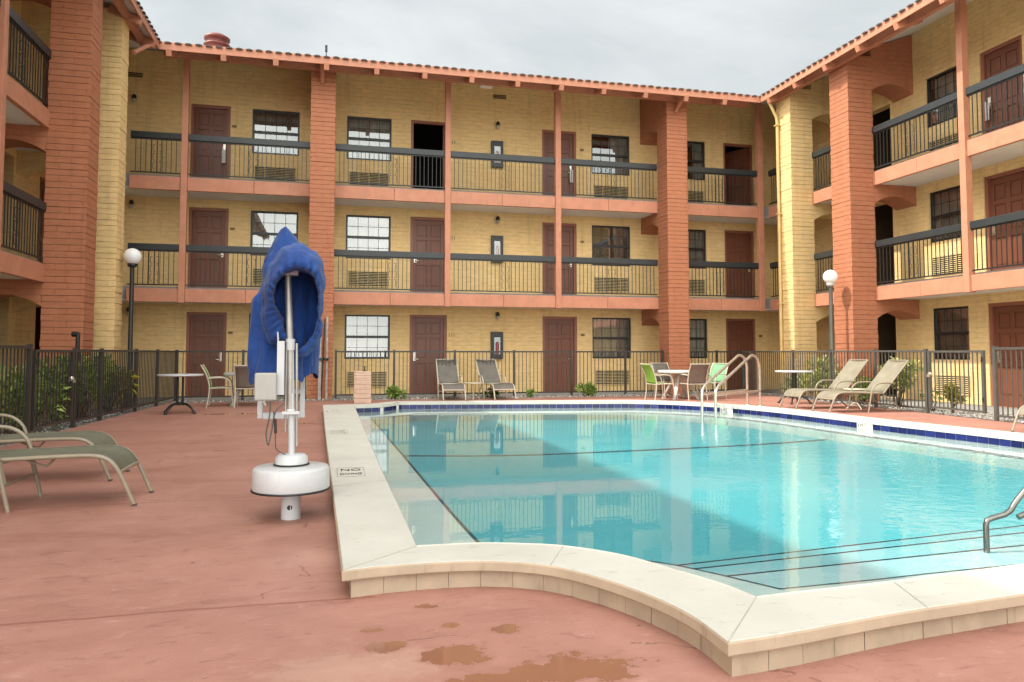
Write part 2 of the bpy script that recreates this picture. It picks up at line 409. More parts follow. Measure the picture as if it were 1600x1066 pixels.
M['aqua3'] = paint('aqua_step_shallow', (.40, .52, .525), .7, .05, 2)
def water_mat():
    m, N, L, b = nt('pool_water'); N.remove(b); out = N['Material Output']; p = pos(N)
    sx = nd(N, 'ShaderNodeSeparateXYZ'); L.new(p, sx.inputs[0])
    # breeze ruffles the sunny side, the sheltered side stays calm
    mr = nd(N, 'ShaderNodeMapRange', interpolation_type='SMOOTHSTEP'); L.new(mth(N, L, 'SUBTRACT', sx.outputs[0], mth(N, L, 'MULTIPLY', sx.outputs[1], .25)), mr.inputs[0])
    mr.inputs[1].default_value = .6; mr.inputs[2].default_value = 4.4; mr.inputs[3].default_value = .03; mr.inputs[4].default_value = .42
    w1 = noise(N, L, scaled(N, L, p, (1, 1.3, 1)), 5.5, 3, .5, .3); w2 = noise(N, L, p, 15, 2, .5)
    h = mth(N, L, 'ADD', w1, mth(N, L, 'MULTIPLY', w2, .35))
    bm = nd(N, 'ShaderNodeBump'); bm.inputs['Distance'].default_value = .012; L.new(mr.outputs[0], bm.inputs['Strength']); L.new(h, bm.inputs['Height'])
    g = nd(N, 'ShaderNodeBsdfGlossy'); g.inputs['Roughness'].default_value = .01; L.new(bm.outputs[0], g.inputs['Normal'])
    g.inputs['Color'].default_value = (.95, .98, 1, 1)
    t = nd(N, 'ShaderNodeBsdfTransparent'); t.inputs[0].default_value = (.84, .965, .975, 1)
    fr = nd(N, 'ShaderNodeFresnel'); fr.inputs['IOR'].default_value = 1.333; L.new(bm.outputs[0], fr.inputs['Normal'])
    mx = nd(N, 'ShaderNodeMixShader'); L.new(fr.outputs[0], mx.inputs[0]); L.new(t.outputs[0], mx.inputs[1]); L.new(g.outputs[0], mx.inputs[2])
    L.new(mx.outputs[0], out.inputs[0]); return m
M['water'] = water_mat()
def gravel_mat():
    m, N, L, b = nt('white_gravel'); p = pos(N)
    v = nd(N, 'ShaderNodeTexVoronoi'); v.inputs['Scale'].default_value = 22; L.new(p, v.inputs['Vector'])
    bw = N.new('ShaderNodeRGBToBW'); L.new(v.outputs['Color'], bw.inputs[0])
    c = ramp(N, L, bw.outputs[0], [(.15, (.3, .28, .25)), (.55, (.62, .6, .57)), (1, (.8, .79, .76))])
    c = mixc(N, L, ramp(N, L, v.outputs['Distance'], [(.3, (0,0,0)), (.65, (1,1,1))]), c, (.12, .1, .08, 1))
    L.new(c, b.inputs['Base Color']); b.inputs['Roughness'].default_value = .8
    bump(N, L, mth(N, L, 'SUBTRACT', 1, v.outputs['Distance']), b, .9, .03); return m
M['gravel'] = gravel_mat()
M['soil'] = paint('ground_soil', (.16, .14, .11), .9, .3, 2, bmp=.3)
# ================================================================== architecture
def openwall(mb, axis, c, depth, u0, u1, z0, z1, ops):
    """wall with openings ops = (ua, ub, za, zb); outer face on plane c, thickness along +depth"""
    def P(u, w, z): return (u, c+w, z) if axis == 'y' else (c+w, u, z)
    us = sorted({u0, u1, *[o[0] for o in ops], *[o[1] for o in ops]}); zs = sorted({z0, z1, *[o[2] for o in ops], *[o[3] for o in ops]})
    for i in range(len(us)-1):
        for j in range(len(zs)-1):
            a, b2, d, e = us[i], us[i+1], zs[j], zs[j+1]
            um, zm = (a+b2)/2, (d+e)/2
            if any(o[0] < um < o[1] and o[2] < zm < o[3] for o in ops): continue
            for w in (0, depth): mb.add([P(a, w, d), P(b2, w, d), P(b2, w, e), P(a, w, e)], [(0,1,2,3)])
    for a, b2, d, e in ops:
        D = depth
        mb.add([P(a,0,d), P(a,D,d), P(a,D,e), P(a,0,e)], [(0,1,2,3)]); mb.add([P(b2,0,d), P(b2,D,d), P(b2,D,e), P(b2,0,e)], [(0,1,2,3)])
        mb.add([P(a,0,e), P(b2,0,e), P(b2,D,e), P(a,D,e)], [(0,1,2,3)]); mb.add([P(a,0,d), P(b2,0,d), P(b2,D,d), P(a,D,d)], [(0,1,2,3)])

def door(parent, loc, rz, w=1.04, h=2.24, mode='closed', tagged=False, lockside=1, label=None):
    """local: faces -y, width along x centred, bottom at z=0; the wall face is y=0"""
    fr = .075
    lw = w-2*fr; lh = h-fr
    m = MB(); y0 = .085
    m.box(-lw/2, lw/2, y0+.024, y0+.05, 0.01, lh)
    st = .105; xs = [-lw/2, -lw/2+st, -st/2, st/2, lw/2-st, lw/2]; rails = [(0.01, .24), (.86, 1.0), (1.58, 1.68), (lh-.14, lh)]
    m.box(xs[0], xs[1], y0, y0+.024, .01, lh); m.box(xs[4], xs[5], y0, y0+.024, .01, lh)
    for a, b2 in rails: m.box(xs[1], xs[4], y0, y0+.024, a, b2)
    for k in range(3):
        za, zb = rails[k][1], rails[k+1][0]
        m.box(xs[2], xs[3], y0, y0+.024, za, zb)
        for a, b2 in ((xs[1], xs[2]), (xs[3], xs[4])):
            q = .032; m.prism([(a+q, y0+.024, za+q), (b2-q, y0+.024, za+q), (b2-q, y0+.024, zb-q), (a+q, y0+.024, zb-q)], (0, -.014, 0))
    d = m.build('door', M['door'], parent, loc, rz, bevel=.005 if mode == 'closed' else 0)
    if label: d['label'] = label
    f = MB(); f.box(-w/2, -w/2+fr, .03, .13, 0, h); f.box(w/2-fr, w/2, .03, .13, 0, h); f.box(-w/2+fr, w/2-fr, .03, .13, lh, h)
    f.box(-lw/2, lw/2, .04, .13, -.0, .009)
    fo = f.build('door_frame', M['door_frame'], d)
    if mode != 'closed':                    # leaf swung inwards on its hinge
        ang = {'open': R(100), 'ajar': R(62)}[mode]
        me = d.data; hx = lw/2; s = 1 if mode == 'ajar' else 1
        for v in me.vertices:
            x = v.co.x-hx; y = v.co.y-.13
            v.co.x = hx+x*math.cos(ang)+y*math.sin(ang); v.co.y = .13+(-x*math.sin(ang)+y*math.cos(ang))
        me.update()
    else:
        k = MB(); sx = lockside*(lw/2-.075)
        k.box(sx-.035, sx+.035, y0-.016, y0-.001, .93, 1.2)
        k.tube([(sx, y0-.016, .98), (sx, y0-.055, .98), (sx-lockside*.02, y0-.062, .98), (sx-lockside*.12, y0-.06, .98)], .011, 6)
        k.build('lock', M['steel'], d)
        if tagged:
            t = MB(); t.box(sx-.055, sx+.05, y0-.082, y0-.078, .68, 1.02); t.box(sx-.055, sx-.02, y0-.082, y0-.078, 1.02, 1.1); t.box(sx+.02, sx+.05, y0-.082, y0-.078, 1.02, 1.07)
            t.build('door_hanger', M['white_plastic'], d)
    return d

def window(parent, loc, rz, w=1.24, h=1.23, curtains=((0, 1),), seed=0):
    rnd = random.Random(seed)
    y = .09; m = MB(); fr = .05
    m.box(-w/2, -w/2+fr, y-.04, y+.04, 0, h); m.box(w/2-fr, w/2, y-.04, y+.04, 0, h)
    m.box(-w/2+fr, w/2-fr, y-.04, y+.04, 0, .055); m.box(-w/2+fr, w/2-fr, y-.04, y+.04, h-.045, h)
    zm = h*.5; m.box(-w/2+fr, w/2-fr, y-.03, y+.035, zm-.035, zm+.035)
    for k in range(1, 4):
        x = -w/2+fr+(w-2*fr)*k/4
        m.box(x-.006, x+.006, y-.012, y-.002, .055, zm-.035); m.box(x-.006, x+.006, y-.012, y-.002, zm+.035, h-.045)
    for za, zb in ((.055, zm-.035), (zm+.035, h-.045)):
        z = (za+zb)/2
        xs = [-w/2+fr]+[-w/2+fr+(w-2*fr)*k/4 for k in range(1, 4)]+[w/2-fr]
        for k in range(4): m.box(xs[k]+.006, xs[k+1]-.006, y-.0115, y-.0025, z-.0055, z+.0055)
    o = m.build('window', M['window_frame'], parent, loc, rz)
    g = MB(); g.add([(-w/2+fr, y, .055), (w/2-fr, y, .055), (w/2-fr, y, h-.045), (-w/2+fr, y, h-.045)], [(0,1,2,3)])
    g.build('pane', M['glass'], o)
    for a, b2 in curtains:
        c = MB(); xa = -w/2+fr+(w-2*fr)*a; xb = -w/2+fr+(w-2*fr)*b2; n = max(8, int((xb-xa)*60)); ph = rnd.random()*9
        rows = []
        for z in (0.0, .3, .6, .9, h):
            rows.append([(xa+(xb-xa)*i/n+.012*math.sin(z*5+i*.3), y+.065+.022*math.sin(ph+i*.75+.5*math.sin(i*.19))*(1.1-.25*z), z) for i in range(n+1)])
        c.grid(rows); c.build('curtain', M[('curtain', 'curtain', 'curtain_dim', 'curtain', 'curtain_pale')[seed*3 % 5]], o)
    return o

def grille(parent, loc, rz, w=1.12, h=.44, mat='grille'):
    m = MB(); y = -.035
    m.box(-w/2, -w/2+.03, y, .0, 0, h); m.box(w/2-.03, w/2, y, .0, 0, h); m.box(-w/2+.03, w/2-.03, y, .0, 0, .03); m.box(-w/2+.03, w/2-.03, y, .0, h-.03, h)
    n = 8
    for k in range(n):
        z = .045+(h-.09)*(k+.5)/n
        m.prism([(-w/2+.03, y+.002, z-.009), (-w/2+.03, y+.012, z+.009), (-w/2+.03, y+.018, z+.009), (-w/2+.03, y+.008, z-.009)], (w-.06, 0, 0))
    for k in (1, 2, 3):
        x = -w/2+w*k/4; m.box(x-.006, x+.006, y+.001, y+.0035, .03, h-.03)
    o = m.build('air_conditioner_grille', M[mat], parent, loc, rz)
    b = MB(); b.box(-w/2+.03, w/2-.03, -.004, .003, .03, h-.03); b.build('grille_backing', M['dark'], o)
    return o

def railing(parent, a, b, z, orn=(.5,), light=False):
    """balcony rail from a to b (x, y): thick timber handrail, thin pickets, scrolls"""
    A = Vector((*a, z)); B = Vector((*b, z)); L_ = (B-A).length; d = (B-A)/L_
    up = Vector((0,0,1))
    h = MB(); h.bar(A+up*.98, B+up*.98, .09, .155); o = h.build('railing', M['rail_grey'], parent, bevel=.008)
    p = MB(); p.bar(A+up*.045, B+up*.045, .03, .03); p.bar(A+up*.885, B+up*.885, .03, .025)
    n = max(2, round(L_/.112))
    orns = [t*L_ for t in orn]
    for i in range(1, n):
        s = L_*i/n
        if any(abs(s-q) < .09 for q in orns): continue
        p.bar(A+d*s+up*.061, A+d*s+up*.872, .015, .015)
    p.build('pickets', M['iron'], o)
    for q in orns:
        c = MB(); C0 = A+d*q
        c.bar(C0+up*.061, C0+up*.872, .028, .022)
        for sg in (-1, 1):
            for zc, fl in ((.22, 1), (.44, -1), (.66, 1)):
                pts = []
                for k in range(15):
                    t = k/14; an = fl*(t*4.2-2.1); r = .055*(1-.45*abs(t-.5)*2)
                    pts.append(C0+d*(sg*(.07+.028*math.cos(an)))+up*(zc+.09*math.sin(an)*(1)))
                c.tube(pts, .006, 4)
            c.bar(C0+d*sg*.125+up*.061, C0+d*sg*.125+up*.872, .011, .011)
        c.build('scroll_ornament', M['iron'], o)
    return o

def column(parent, name, x0, x1, y0, y1, z1, mat, seed):
    rnd = random.Random(seed); m = MB(); H_ = .115; k = 0; z = 0
    m.box(x0+.012, x1-.012, y0+.012, y1-.012, 0, z1)
    while z < z1-.02:
        t = min(z+H_-.002, z1-.001); j = lambda: rnd.uniform(-.006, .006)
        m.box(x0+j(), x1+j(), y0+j(), y1+j(), z+.001, t); z += H_
    return m.build(name, M[mat], parent, bevel=.0045)

def spandrel(parent, axis, p0, p1, c0, c1, base, top, mat, rise=.2, spring=1.99):
    """arched cross wall between pier (p0) and wall (p1) along axis; thickness c0..c1; top = z at p0, z at p1"""
    pts = []; n = 12
    for i in range(n+1):
        t = i/n; pts.append((p0+(p1-p0)*t, base+spring+rise*(1-(2*t-1)**2)))
    pts += [(p1, top[1]), (p0, top[0])]
    m = MB()
    if axis == 'x': m.prism([(u, c0, z) for u, z in pts], (0, c1-c0, 0))
    else: m.prism([(c0, u, z) for u, z in pts], (c1-c0, 0, 0))
    return m.build('arch', M[mat], parent)

def ru(d): return 8.29+.36*d                # underside of the roof, d metres in from the eave
def roof(parent, kind, e, a, b, ra, rb, sgn):
    """eave line at e from a to b; ridge 5 m further in from ra to rb; kind 'y': eave along x, 'x': eave along y"""
    def P(u, d, z): return (u, e+d*sgn, z) if kind == 'y' else (e+d*sgn, u, z)
    m = MB(); D = 5.0
    lo = [P(a,0,ru(0)), P(b,0,ru(0)), P(rb,D,ru(D)), P(ra,D,ru(D))]; hi = [(x, y, z+.12) for x, y, z in lo]
    m.add(lo+hi, [(0,1,2,3), (7,6,5,4), (0,4,5,1), (1,5,6,2), (2,6,7,3), (3,7,4,0)])
    r0 = [P(ra,D,ru(D)+.12), P(rb,D,ru(D)+.12), P(rb,D*2.2,ru(D)-2), P(ra,D*2.2,ru(D)-2)]; m.add(r0, [(0,1,2,3)])
    o = m.build('roof', M['soffit'], parent)
    t = MB(); n = int(abs(b-a)/.225)
    for i in range(n+1):
        u = a+(b-a)*i/n; s = 1 if b > a else -1
        d1 = D
        k0 = abs(u-a); k1 = abs(b-u)
        if abs(ra-a) > .1 and (ra-a)*s > 0: d1 = min(D, k0)
        jz = random.uniform(-.012, .012)
        prof = []
        for d in (-.09, d1):
            row = []
            for q in range(7):
                an = PI*q/6; row.append(P(u+.078*math.cos(an), d, ru(d)+.121+jz*.6+.036*math.sin(an)))
            prof.append(row)
        t.grid(prof); t.add(prof[0], [tuple(range(7))])
    t.build('barrel_tiles', M['tile'], o)
    f = MB()
    q = [P(a,-.04,8.22), P(b,-.0,8.42)]
    f.box(q[0][0], q[1][0], q[0][1], q[1][1], 8.22, 8.42)
    f.build('fascia', M['salmon'], o, bevel=.006)
    return o
def rafters(parent, kind, e, us, sgn, length=.62):
    for u in us:
        m = MB(); u += random.uniform(-.02, .02)
        P = (lambda d, z: (u, e+d*sgn, z)) if kind == 'y' else (lambda d, z: (e+d*sgn, u, z))
        m.bar(P(-.025, 8.168), P(length, 8.168+.36*length), .125, .165); m.build('rafter_tail', M['salmon'], parent, bevel=.006)
def boards(parent, kind, c, segs, z0, z1, th=.09, sgn=1):
    for a, b in segs:
        mid = (a+b)/2+random.uniform(-.1, .1) if abs(b-a) > 1.6 else None
        for u0, u1 in (((a, mid-.004), (mid+.004, b)) if mid else ((a, b),)):
            m = MB(); j = random.uniform(-.004, .004)
            if kind == 'y': m.box(u0, u1, c+j, c+th*sgn, z0, z1)
            else: m.box(c+j, c+th*sgn, u0, u1, z0, z1)
            m.build('edge_beam', M['salmon'], parent, bevel=.006)

FL = (0, 2.8, 5.6)
# ------------------------------------------------------------------ back wing
bw = thing('motel_wing', 'long three storey yellow brick motel wing across the far end of the pool', 'building', (0,0,0))
YW = 20.9
d_x = [(-3.32, 1.0), (2.58, 1.06), (6.49, 1.07), (12.46, 1.04)]
w_x = [-1.64, .88, 8.13, 10.68]
ops = []
for z in FL:
    for x, w in d_x: ops.append((x-w/2, x+w/2, z, z+2.24))
    for x in w_x: ops.append((x-.62, x+.62, z+.99, z+2.22))
m = MB(); openwall(m, 'y', YW, .25, -6.6, 14.2, 0, 9.2, ops); m.build('wall', M['yellow_brick'], bw)
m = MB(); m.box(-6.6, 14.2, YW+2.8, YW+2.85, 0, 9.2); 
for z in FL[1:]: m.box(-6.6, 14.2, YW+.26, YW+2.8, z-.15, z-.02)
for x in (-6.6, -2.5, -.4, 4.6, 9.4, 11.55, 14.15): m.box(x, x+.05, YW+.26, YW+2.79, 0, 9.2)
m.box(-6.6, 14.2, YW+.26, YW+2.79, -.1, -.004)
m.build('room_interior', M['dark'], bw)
for fi, z in enumerate(FL):
    for di, (x, w) in enumerate(d_x):
        mode = {(2, 1): 'open', (2, 3): 'ajar'}.get((fi, di), 'closed')
        door(bw, (x, YW, z+.001), 0, w, 2.239, mode, tagged=(fi, di) in ((2, 0), (2, 2)), lockside=-1 if di == 1 else 1,
             label='door standing open on a dark room' if mode != 'closed' else ('closed door with a white hanger on the lever' if (fi, di) in ((2, 0), (2, 2)) else None))
    for wi, x in enumerate(w_x):
        cur = {(2, 0): ((0, 1),), (2, 1): ((0, 1),), (1, 2): ((.62, 1),), (2, 2): ((.5, 1),), (2, 3): ((.72, 1),), (1, 3): ((0, 1),)}.get((fi, wi), ((0, .52), (.5, 1)))
        window(bw, (x, YW, z+.99), 0, 1.24, 1.23, cur, seed=fi*7+wi)
        grille(bw, (x, YW, z+.2), 0, 1.12, .45)
    # number plates beside the doors
    for di, x in ((0, -2.72), (2, 7.2), (3, 13.15)):
        m = MB(); m.box(x-.06, x+.06, YW-.012, YW-.001, z+1.66, z+1.73); m.build('number_plate', M['plate'], bw)
    t = bpy.data.curves.new('room_number', 'FONT'); t.body = ('111', '211', '311')[fi]; t.size = .14; t.extrude = .003; t.align_x = 'CENTER'
    o = bpy.data.objects.new('room_number', t); COL.objects.link(o); o.parent = bw; o.location = (3.25, YW-.006, z+1.62); o.rotation_euler = (PI/2, 0, 0); t.materials.append(M['number'])
for x in (4.65, -5.23):
    m = MB(); z = 8.66 if x > 0 else 8.44
    for k in range(3): m.box(x-.2, x+.2, YW-.02, YW-.001, z+.045*k, z+.045*k+.022)
    o = m.build('wall_vent', M['black'], bw)
# floors, soffits, edge beams, posts, railings
posts_b = [(-3.72, .15), (2.93, .15), (6.06, .16), (12.44, .17)]
CB = ((-.66, -.05), (9.09, 9.72))
for z in FL[1:]:
    m = MB(); m.box(-6.33, 13.93, 19.745, YW-.002, z-.32, z); m.build('walkway_slab', M['concrete'], bw)
    m = MB(); m.box(-6.33, 13.93, 19.745, YW-.003, z-.335, z-.322); m.build('walkway_soffit', M['soffit'], bw)
    e = [-4.98]+[p for p, _ in posts_b[:1]]+[-.66]; 
    segs = [(-4.98, -3.80), (-3.64, -.66), (-.05, 2.855), (3.005, 5.98), (6.14, 9.09), (9.72, 12.355), ]
    boards(bw, 'y', 19.655, segs, z-.38, z-.05)
    for a, b in segs: railing(bw, (a+.005, 19.70), (b-.005, 19.70), z, orn=(.52,))
for x, w in posts_b:
    m = MB(); m.box(x-w/2, x+w/2, 19.60, 19.76, 2.40, ru(1.28)-.01); m.build('post', M['salmon'], bw, bevel=.008)
for i, (a, b) in enumerate(CB):
    column(bw, 'brick_pier', a, b, 19.0, 19.65, ru(.70)-.004, 'red_brick', 3+i)
    for z in FL:
        tp = (ru(1.36)-.02, ru(2.6)-.02) if z == 5.6 else (z+2.462, z+2.462)
        spandrel(bw, 'y', 19.65, YW-.002, a+.01, b-.01, z, tp, 'red_brick')
    m = MB(); xm = a+.27; m.tube([(xm, 18.42, 8.30), (xm, 18.62, 8.22), (xm, 18.97, 8.02)], [.06, .06, .055], 10); m.build('log_bracket', M['salmon'], bw)
m = MB(); m.box(-4.1, 11.66, 18.86, 18.98, 8.30, ru(.56)-.004); m.build('eave_beam', M['salmon'], bw)
rb = roof(bw, 'y', 18.3, -4.1, 11.65, -9.1, 16.65, 1)
rafters(bw, 'y', 18.3, [-3.86+1.2*k for k in range(13)], 1)
m = MB(); m.lathe([(.30, 0), (.30, .12), (.34, .13), (.34, .17), (.25, .19), (.25, .30), (.33, .31), (.33, .36), (.2, .44), (.001, .47)], (-3.16, 20.6, 9.2), 24); m.build('roof_vent', M['vent_red'], bw)
m = MB(); m.box(-.2, 14.2, YW+2.85, YW+2.9, 0, .1)
# ------------------------------------------------------------------ right wing
rw = thing('motel_wing', 'three storey motel wing along the right side, its lower walls catching sunlight', 'building', (0,0,0))
XW = 13.93
ops = []
for z in FL:
    ops.append((15.98, 17.45, z, z+(2.3 if z < 5 else 2.02)))
    ops.append((13.75, 14.8, z+1.0, z+2.22)); ops.append((12.2, 13.25, z, z+2.24)); ops.append((8.9, 9.95, z, z+2.24)); ops.append((7.3, 8.4, z+1.0, z+2.22))
m = MB(); openwall(m, 'x', XW, .25, 2.0, 20.9, 0, 9.2, ops); m.build('wall', M['yellow_brick'], rw)
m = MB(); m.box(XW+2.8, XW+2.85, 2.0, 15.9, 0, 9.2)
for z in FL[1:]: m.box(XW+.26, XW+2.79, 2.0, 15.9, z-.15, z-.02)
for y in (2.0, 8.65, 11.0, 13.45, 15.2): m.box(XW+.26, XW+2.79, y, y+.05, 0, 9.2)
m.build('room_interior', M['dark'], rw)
m = MB(); m.box(XW+2.4, XW+2.45, 15.93, 17.5, 0, 9.2); m.box(XW+.26, XW+2.4, 15.93, 15.97, 0, 9.2); m.box(XW+.26, XW+2.4, 17.46, 17.5, 0, 9.2)
for z in (2.8, 5.6, 8.6): m.box(XW+.26, XW+2.4, 15.97, 17.46, z-.3, z-.003)
m.build('breezeway', M['dim'], rw)
for fi, z in enumerate(FL):
    door(rw, (XW, 12.725, z+.001), -PI/2, 1.04, 2.239, 'closed', tagged=fi == 2, lockside=-1, label='closed door with a white hanger on the lever' if fi == 2 else None)
    door(rw, (XW, 9.425, z+.001), -PI/2, 1.04, 2.239, 'closed', lockside=-1)
    window(rw, (XW, 14.275, z+1.0), -PI/2, 1.05, 1.22, ((0, 1),) if fi != 2 else ((.1, .75),), seed=43+5*fi)
    window(rw, (XW, 7.85, z+1.0), -PI/2, 1.1, 1.22, ((0, 1),), seed=53+5*fi)
    grille(rw, (XW, 14.25, z+.2), -PI/2, .98, .45)
for z in FL[1:]:
    m = MB(); m.box(12.775, XW-.002, 2.0, 20.9, z-.3195, z-.0005); m.build('walkway_slab', M['concrete'], rw)
    m = MB(); m.box(12.775, XW-.003, 2.0, 19.7, z-.3345, z-.3225); m.build('walkway_soffit', M['soffit'], rw)
    segs = [(2.0, 5.9), (6.05, 9.2), (9.35, 12.42), (12.57, 15.17), (15.85, 17.5), (18.15, 19.6)]
    boards(rw, 'x', 12.68, segs, z-.38, z-.05)
    for a, b in segs: railing(rw, (12.725, a+.005), (12.725, b-.005), z, orn=(.55,) if b-a > 1.7 else (.45,))
for y in (5.975, 9.275, 12.495):
    m = MB(); m.box(12.62, 12.785, y-.075, y+.075, 2.40, ru(.97)-.01); m.build('post', M['salmon'], rw, bevel=.008)
for (a, b, mat, sd) in ((15.17, 15.85, 'red_brick', 21), (17.5, 18.15, 'yellow_brick', 22)):
    column(rw, 'brick_pier', 12.03, 12.72, a, b, ru(.38)-.004, mat, sd)
    for z in FL:
        tp = (ru(1.07)-.02, ru(2.28)-.02) if z == 5.6 else (z+2.462, z+2.462)
        spandrel(rw, 'x', 12.72, XW-.002, a+.01, b-.01, z, tp, mat)
m = MB(); m.box(11.9, 12.02, 0.0, 18.25, 8.20, ru(.25)-.002); m.build('eave_beam', M['salmon'], rw)
roof(rw, 'x', 11.65, 0.0, 18.3, 0.0, 23.3, 1)
rafters(rw, 'x', 11.65, [17.9-1.2*k for k in range(14)], 1, .6)
m = MB(); m.tube([(11.72, 18.0, 8.16), (11.78, 18.0, 8.05), (11.94, 18.0, 7.75), (11.965, 18.0, 7.6), (11.965, 18.0, .1)], .043, 10)
for z in (7.5, 5.0, 2.5): m.box(11.9, 12.025, 17.93, 18.07, z, z+.03)
m.build('downpipe', M['pipe'], rw)
# ------------------------------------------------------------------ left wing
lw_ = thing('motel_wing', 'three storey motel wing at the left edge with red and yellow brick piers', 'building', (0,0,0))
XL = -6.33
ops = []
for z in FL:
    ops.append((15.45, 16.6, z, z+2.3)); ops.append((17.95, 18.95, z, z+2.24))
m = MB(); openwall(m, 'x', XL, -.25, 2.0, 20.9, 0, 9.2, ops); m.build('wall', M['yellow_brick'], lw_)
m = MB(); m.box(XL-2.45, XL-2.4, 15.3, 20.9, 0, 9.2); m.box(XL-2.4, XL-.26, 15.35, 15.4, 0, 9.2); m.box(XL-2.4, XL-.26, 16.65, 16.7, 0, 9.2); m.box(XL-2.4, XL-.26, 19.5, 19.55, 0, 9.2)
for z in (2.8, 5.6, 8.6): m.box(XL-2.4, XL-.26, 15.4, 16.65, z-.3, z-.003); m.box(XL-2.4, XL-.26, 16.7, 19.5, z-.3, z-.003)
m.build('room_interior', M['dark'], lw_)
for fi, z in enumerate(FL): door(lw_, (XL, 18.45, z+.001), PI/2, .99, 2.239, 'open' if fi == 0 else 'closed')
for z in FL[1:]:
    m = MB(); m.box(XL+.002, -5.175, 2.0, 20.9, z-.3195, z-.0005); m.build('walkway_slab', M['concrete'], lw_)
    m = MB(); m.box(XL+.003, -5.175, 2.0, 19.7, z-.3345, z-.3225); m.build('walkway_soffit', M['soffit'], lw_)
    segs = [(2.0, 5.9), (6.05, 9.2), (9.35, 12.66), (12.81, 14.75), (15.4, 16.65), (17.2, 19.6)]
    boards(lw_, 'x', -5.08, segs, z-.38, z-.05, sgn=-1)
    for a, b in segs: railing(lw_, (-5.125, a+.005), (-5.125, b-.005), z, orn=(.42,) if b-a > 1.7 else ())
for y in (5.975, 9.275, 12.735):
    m = MB(); m.box(-5.185, -5.02, y-.075, y+.075, 2.40, ru(.97)-.01); m.build('post', M['salmon'], lw_, bevel=.008)
for (a, b, mat, sd) in ((14.75, 15.35, 'red_brick', 31), (16.68, 17.2, 'yellow_brick', 32)):
    column(lw_, 'brick_pier', -5.12, -4.43, a, b, ru(.33)-.004, mat, sd)
    for z in FL:
        tp = (ru(1.02)-.02, ru(2.22)-.02) if z == 5.6 else (z+2.462, z+2.462)
        spandrel(lw_, 'x', -5.12, XL+.002, a+.01, b-.01, z, tp, mat)
m = MB(); m.box(-4.42, -4.3, -6.0, 18.25, 8.20, ru(.2)-.002); m.build('eave_beam', M['salmon'], lw_)
roof(lw_, 'x', -4.1, -6.0, 18.3, -6.0, 23.3, -1)
rafters(lw_, 'x', -4.1, [17.9-1.2*k for k in range(20)], -1, .6)
m = MB(); m.tube([(-4.16, 17.9, 8.16), (-4.2, 17.7, 8.05), (-4.36, 17.3, 7.72)], .05, 10); m.build('gutter_pipe', M['salmon'], lw_)

# ------------------------------------------------------------------ things fixed to the back wing
LV = ('ground floor', 'middle floor', 'top floor')
for fi, z in enumerate(FL):
    for x, wh in ((4.58, 'above the extinguisher cabinet'), (-5.2, 'near the left corner')):
        t = thing('wall_lamp', f'small dark jar lamp on the {LV[fi]} wall {wh}', 'wall lamp', (x, YW, z+2.14), group='jar lamps on the back wall')
        m = MB(); m.lathe([(.045, -.02), (.06, 0), (.06, .02), (.05, .03)], (0, -.1, .1), 12); m.box(-.03, .03, -.1, -.001, .11, .16); m.lathe([(.055, .02), (.058, .06), (.03, .10), (.001, .105)], (0, -.1, .1), 12); m.build('lamp_cap', M['black'], t)
        m = MB(); m.lathe([(.02, -.12), (.042, -.09), (.045, -.02)], (0, -.1, .1), 12); m.build('lamp_glass', M['curtain'], t)
    t = thing('extinguisher_cabinet', f'black framed fire extinguisher cabinet on the {LV[fi]} back wall', 'extinguisher cabinet', (4.565, YW, z+.99), group='extinguisher cabinets on the back wall')
    m = MB(); m.box(-.175, -.09, -.11, -.001, 0, .78); m.box(.09, .175, -.11, -.001, 0, .78); m.box(-.09, .09, -.11, -.001, 0, .13); m.box(-.09, .09, -.11, -.001, .62, .78); m.box(-.09, .09, -.03, -.001, .13, .62)
    m.build('cabinet_frame', M['window_frame'], t, bevel=.004)
    m = MB(); m.lathe([(.055, .14), (.06, .16), (.06, .45), (.03, .5), (.02, .53)], (0, -.068, 0), 12); m.build('extinguisher', paint('extinguisher_red' if fi == 0 else 'extinguisher_pale', (.25, .03, .03) if fi == 0 else (.5, .42, .4), .3), t)
    m = MB(); m.add([(-.09, -.1, .13), (.09, -.1, .13), (.09, -.1, .62), (-.09, -.1, .62)], [(0,1,2,3)]); m.build('cabinet_glass', M['glass'], t)
t = thing('flood_light', 'white box floodlight hung under the eave above the top floor rail', 'floodlight', (3.93, 19.35, 8.46))
m = MB(); m.prism([(-.19, -.12, .0), (-.19, .12, -.05), (-.19, .12, .16), (-.19, -.06, .16)], (.38, 0, 0)); m.build('lamp_housing', M['white_plastic'], t, bevel=.01)
m = MB(); m.box(-.16, .16, -.1, .1, -.06, -.03); m.build('lamp_lens', M['globe'], t)
m = MB(); m.box(-.03, .03, -.03, .03, .16, .34); m.build('bracket', M['salmon'], t)
t = thing('roof_antenna', 'small dark aerial standing on the tiled roof edge', 'antenna', (-.3, 18.9, 8.62))
m = MB(); m.tube([(0,0,0), (0,0,.32)], .012, 6); m.box(-.03, .03, -.03, .03, .17, .33); m.build('mast', M['black'], t)
t = thing('supply_cart', 'teal housekeeping bin behind the right wing middle floor rail', 'bin', (13.2, 16.6, 2.801))
m = MB(); m.lathe([(.22, 0), (.27, .55), (.29, .56), (.29, .6), (.2, .66), (.001, .67)], n=16); m.build('bin_body', M['bin_teal'], t)
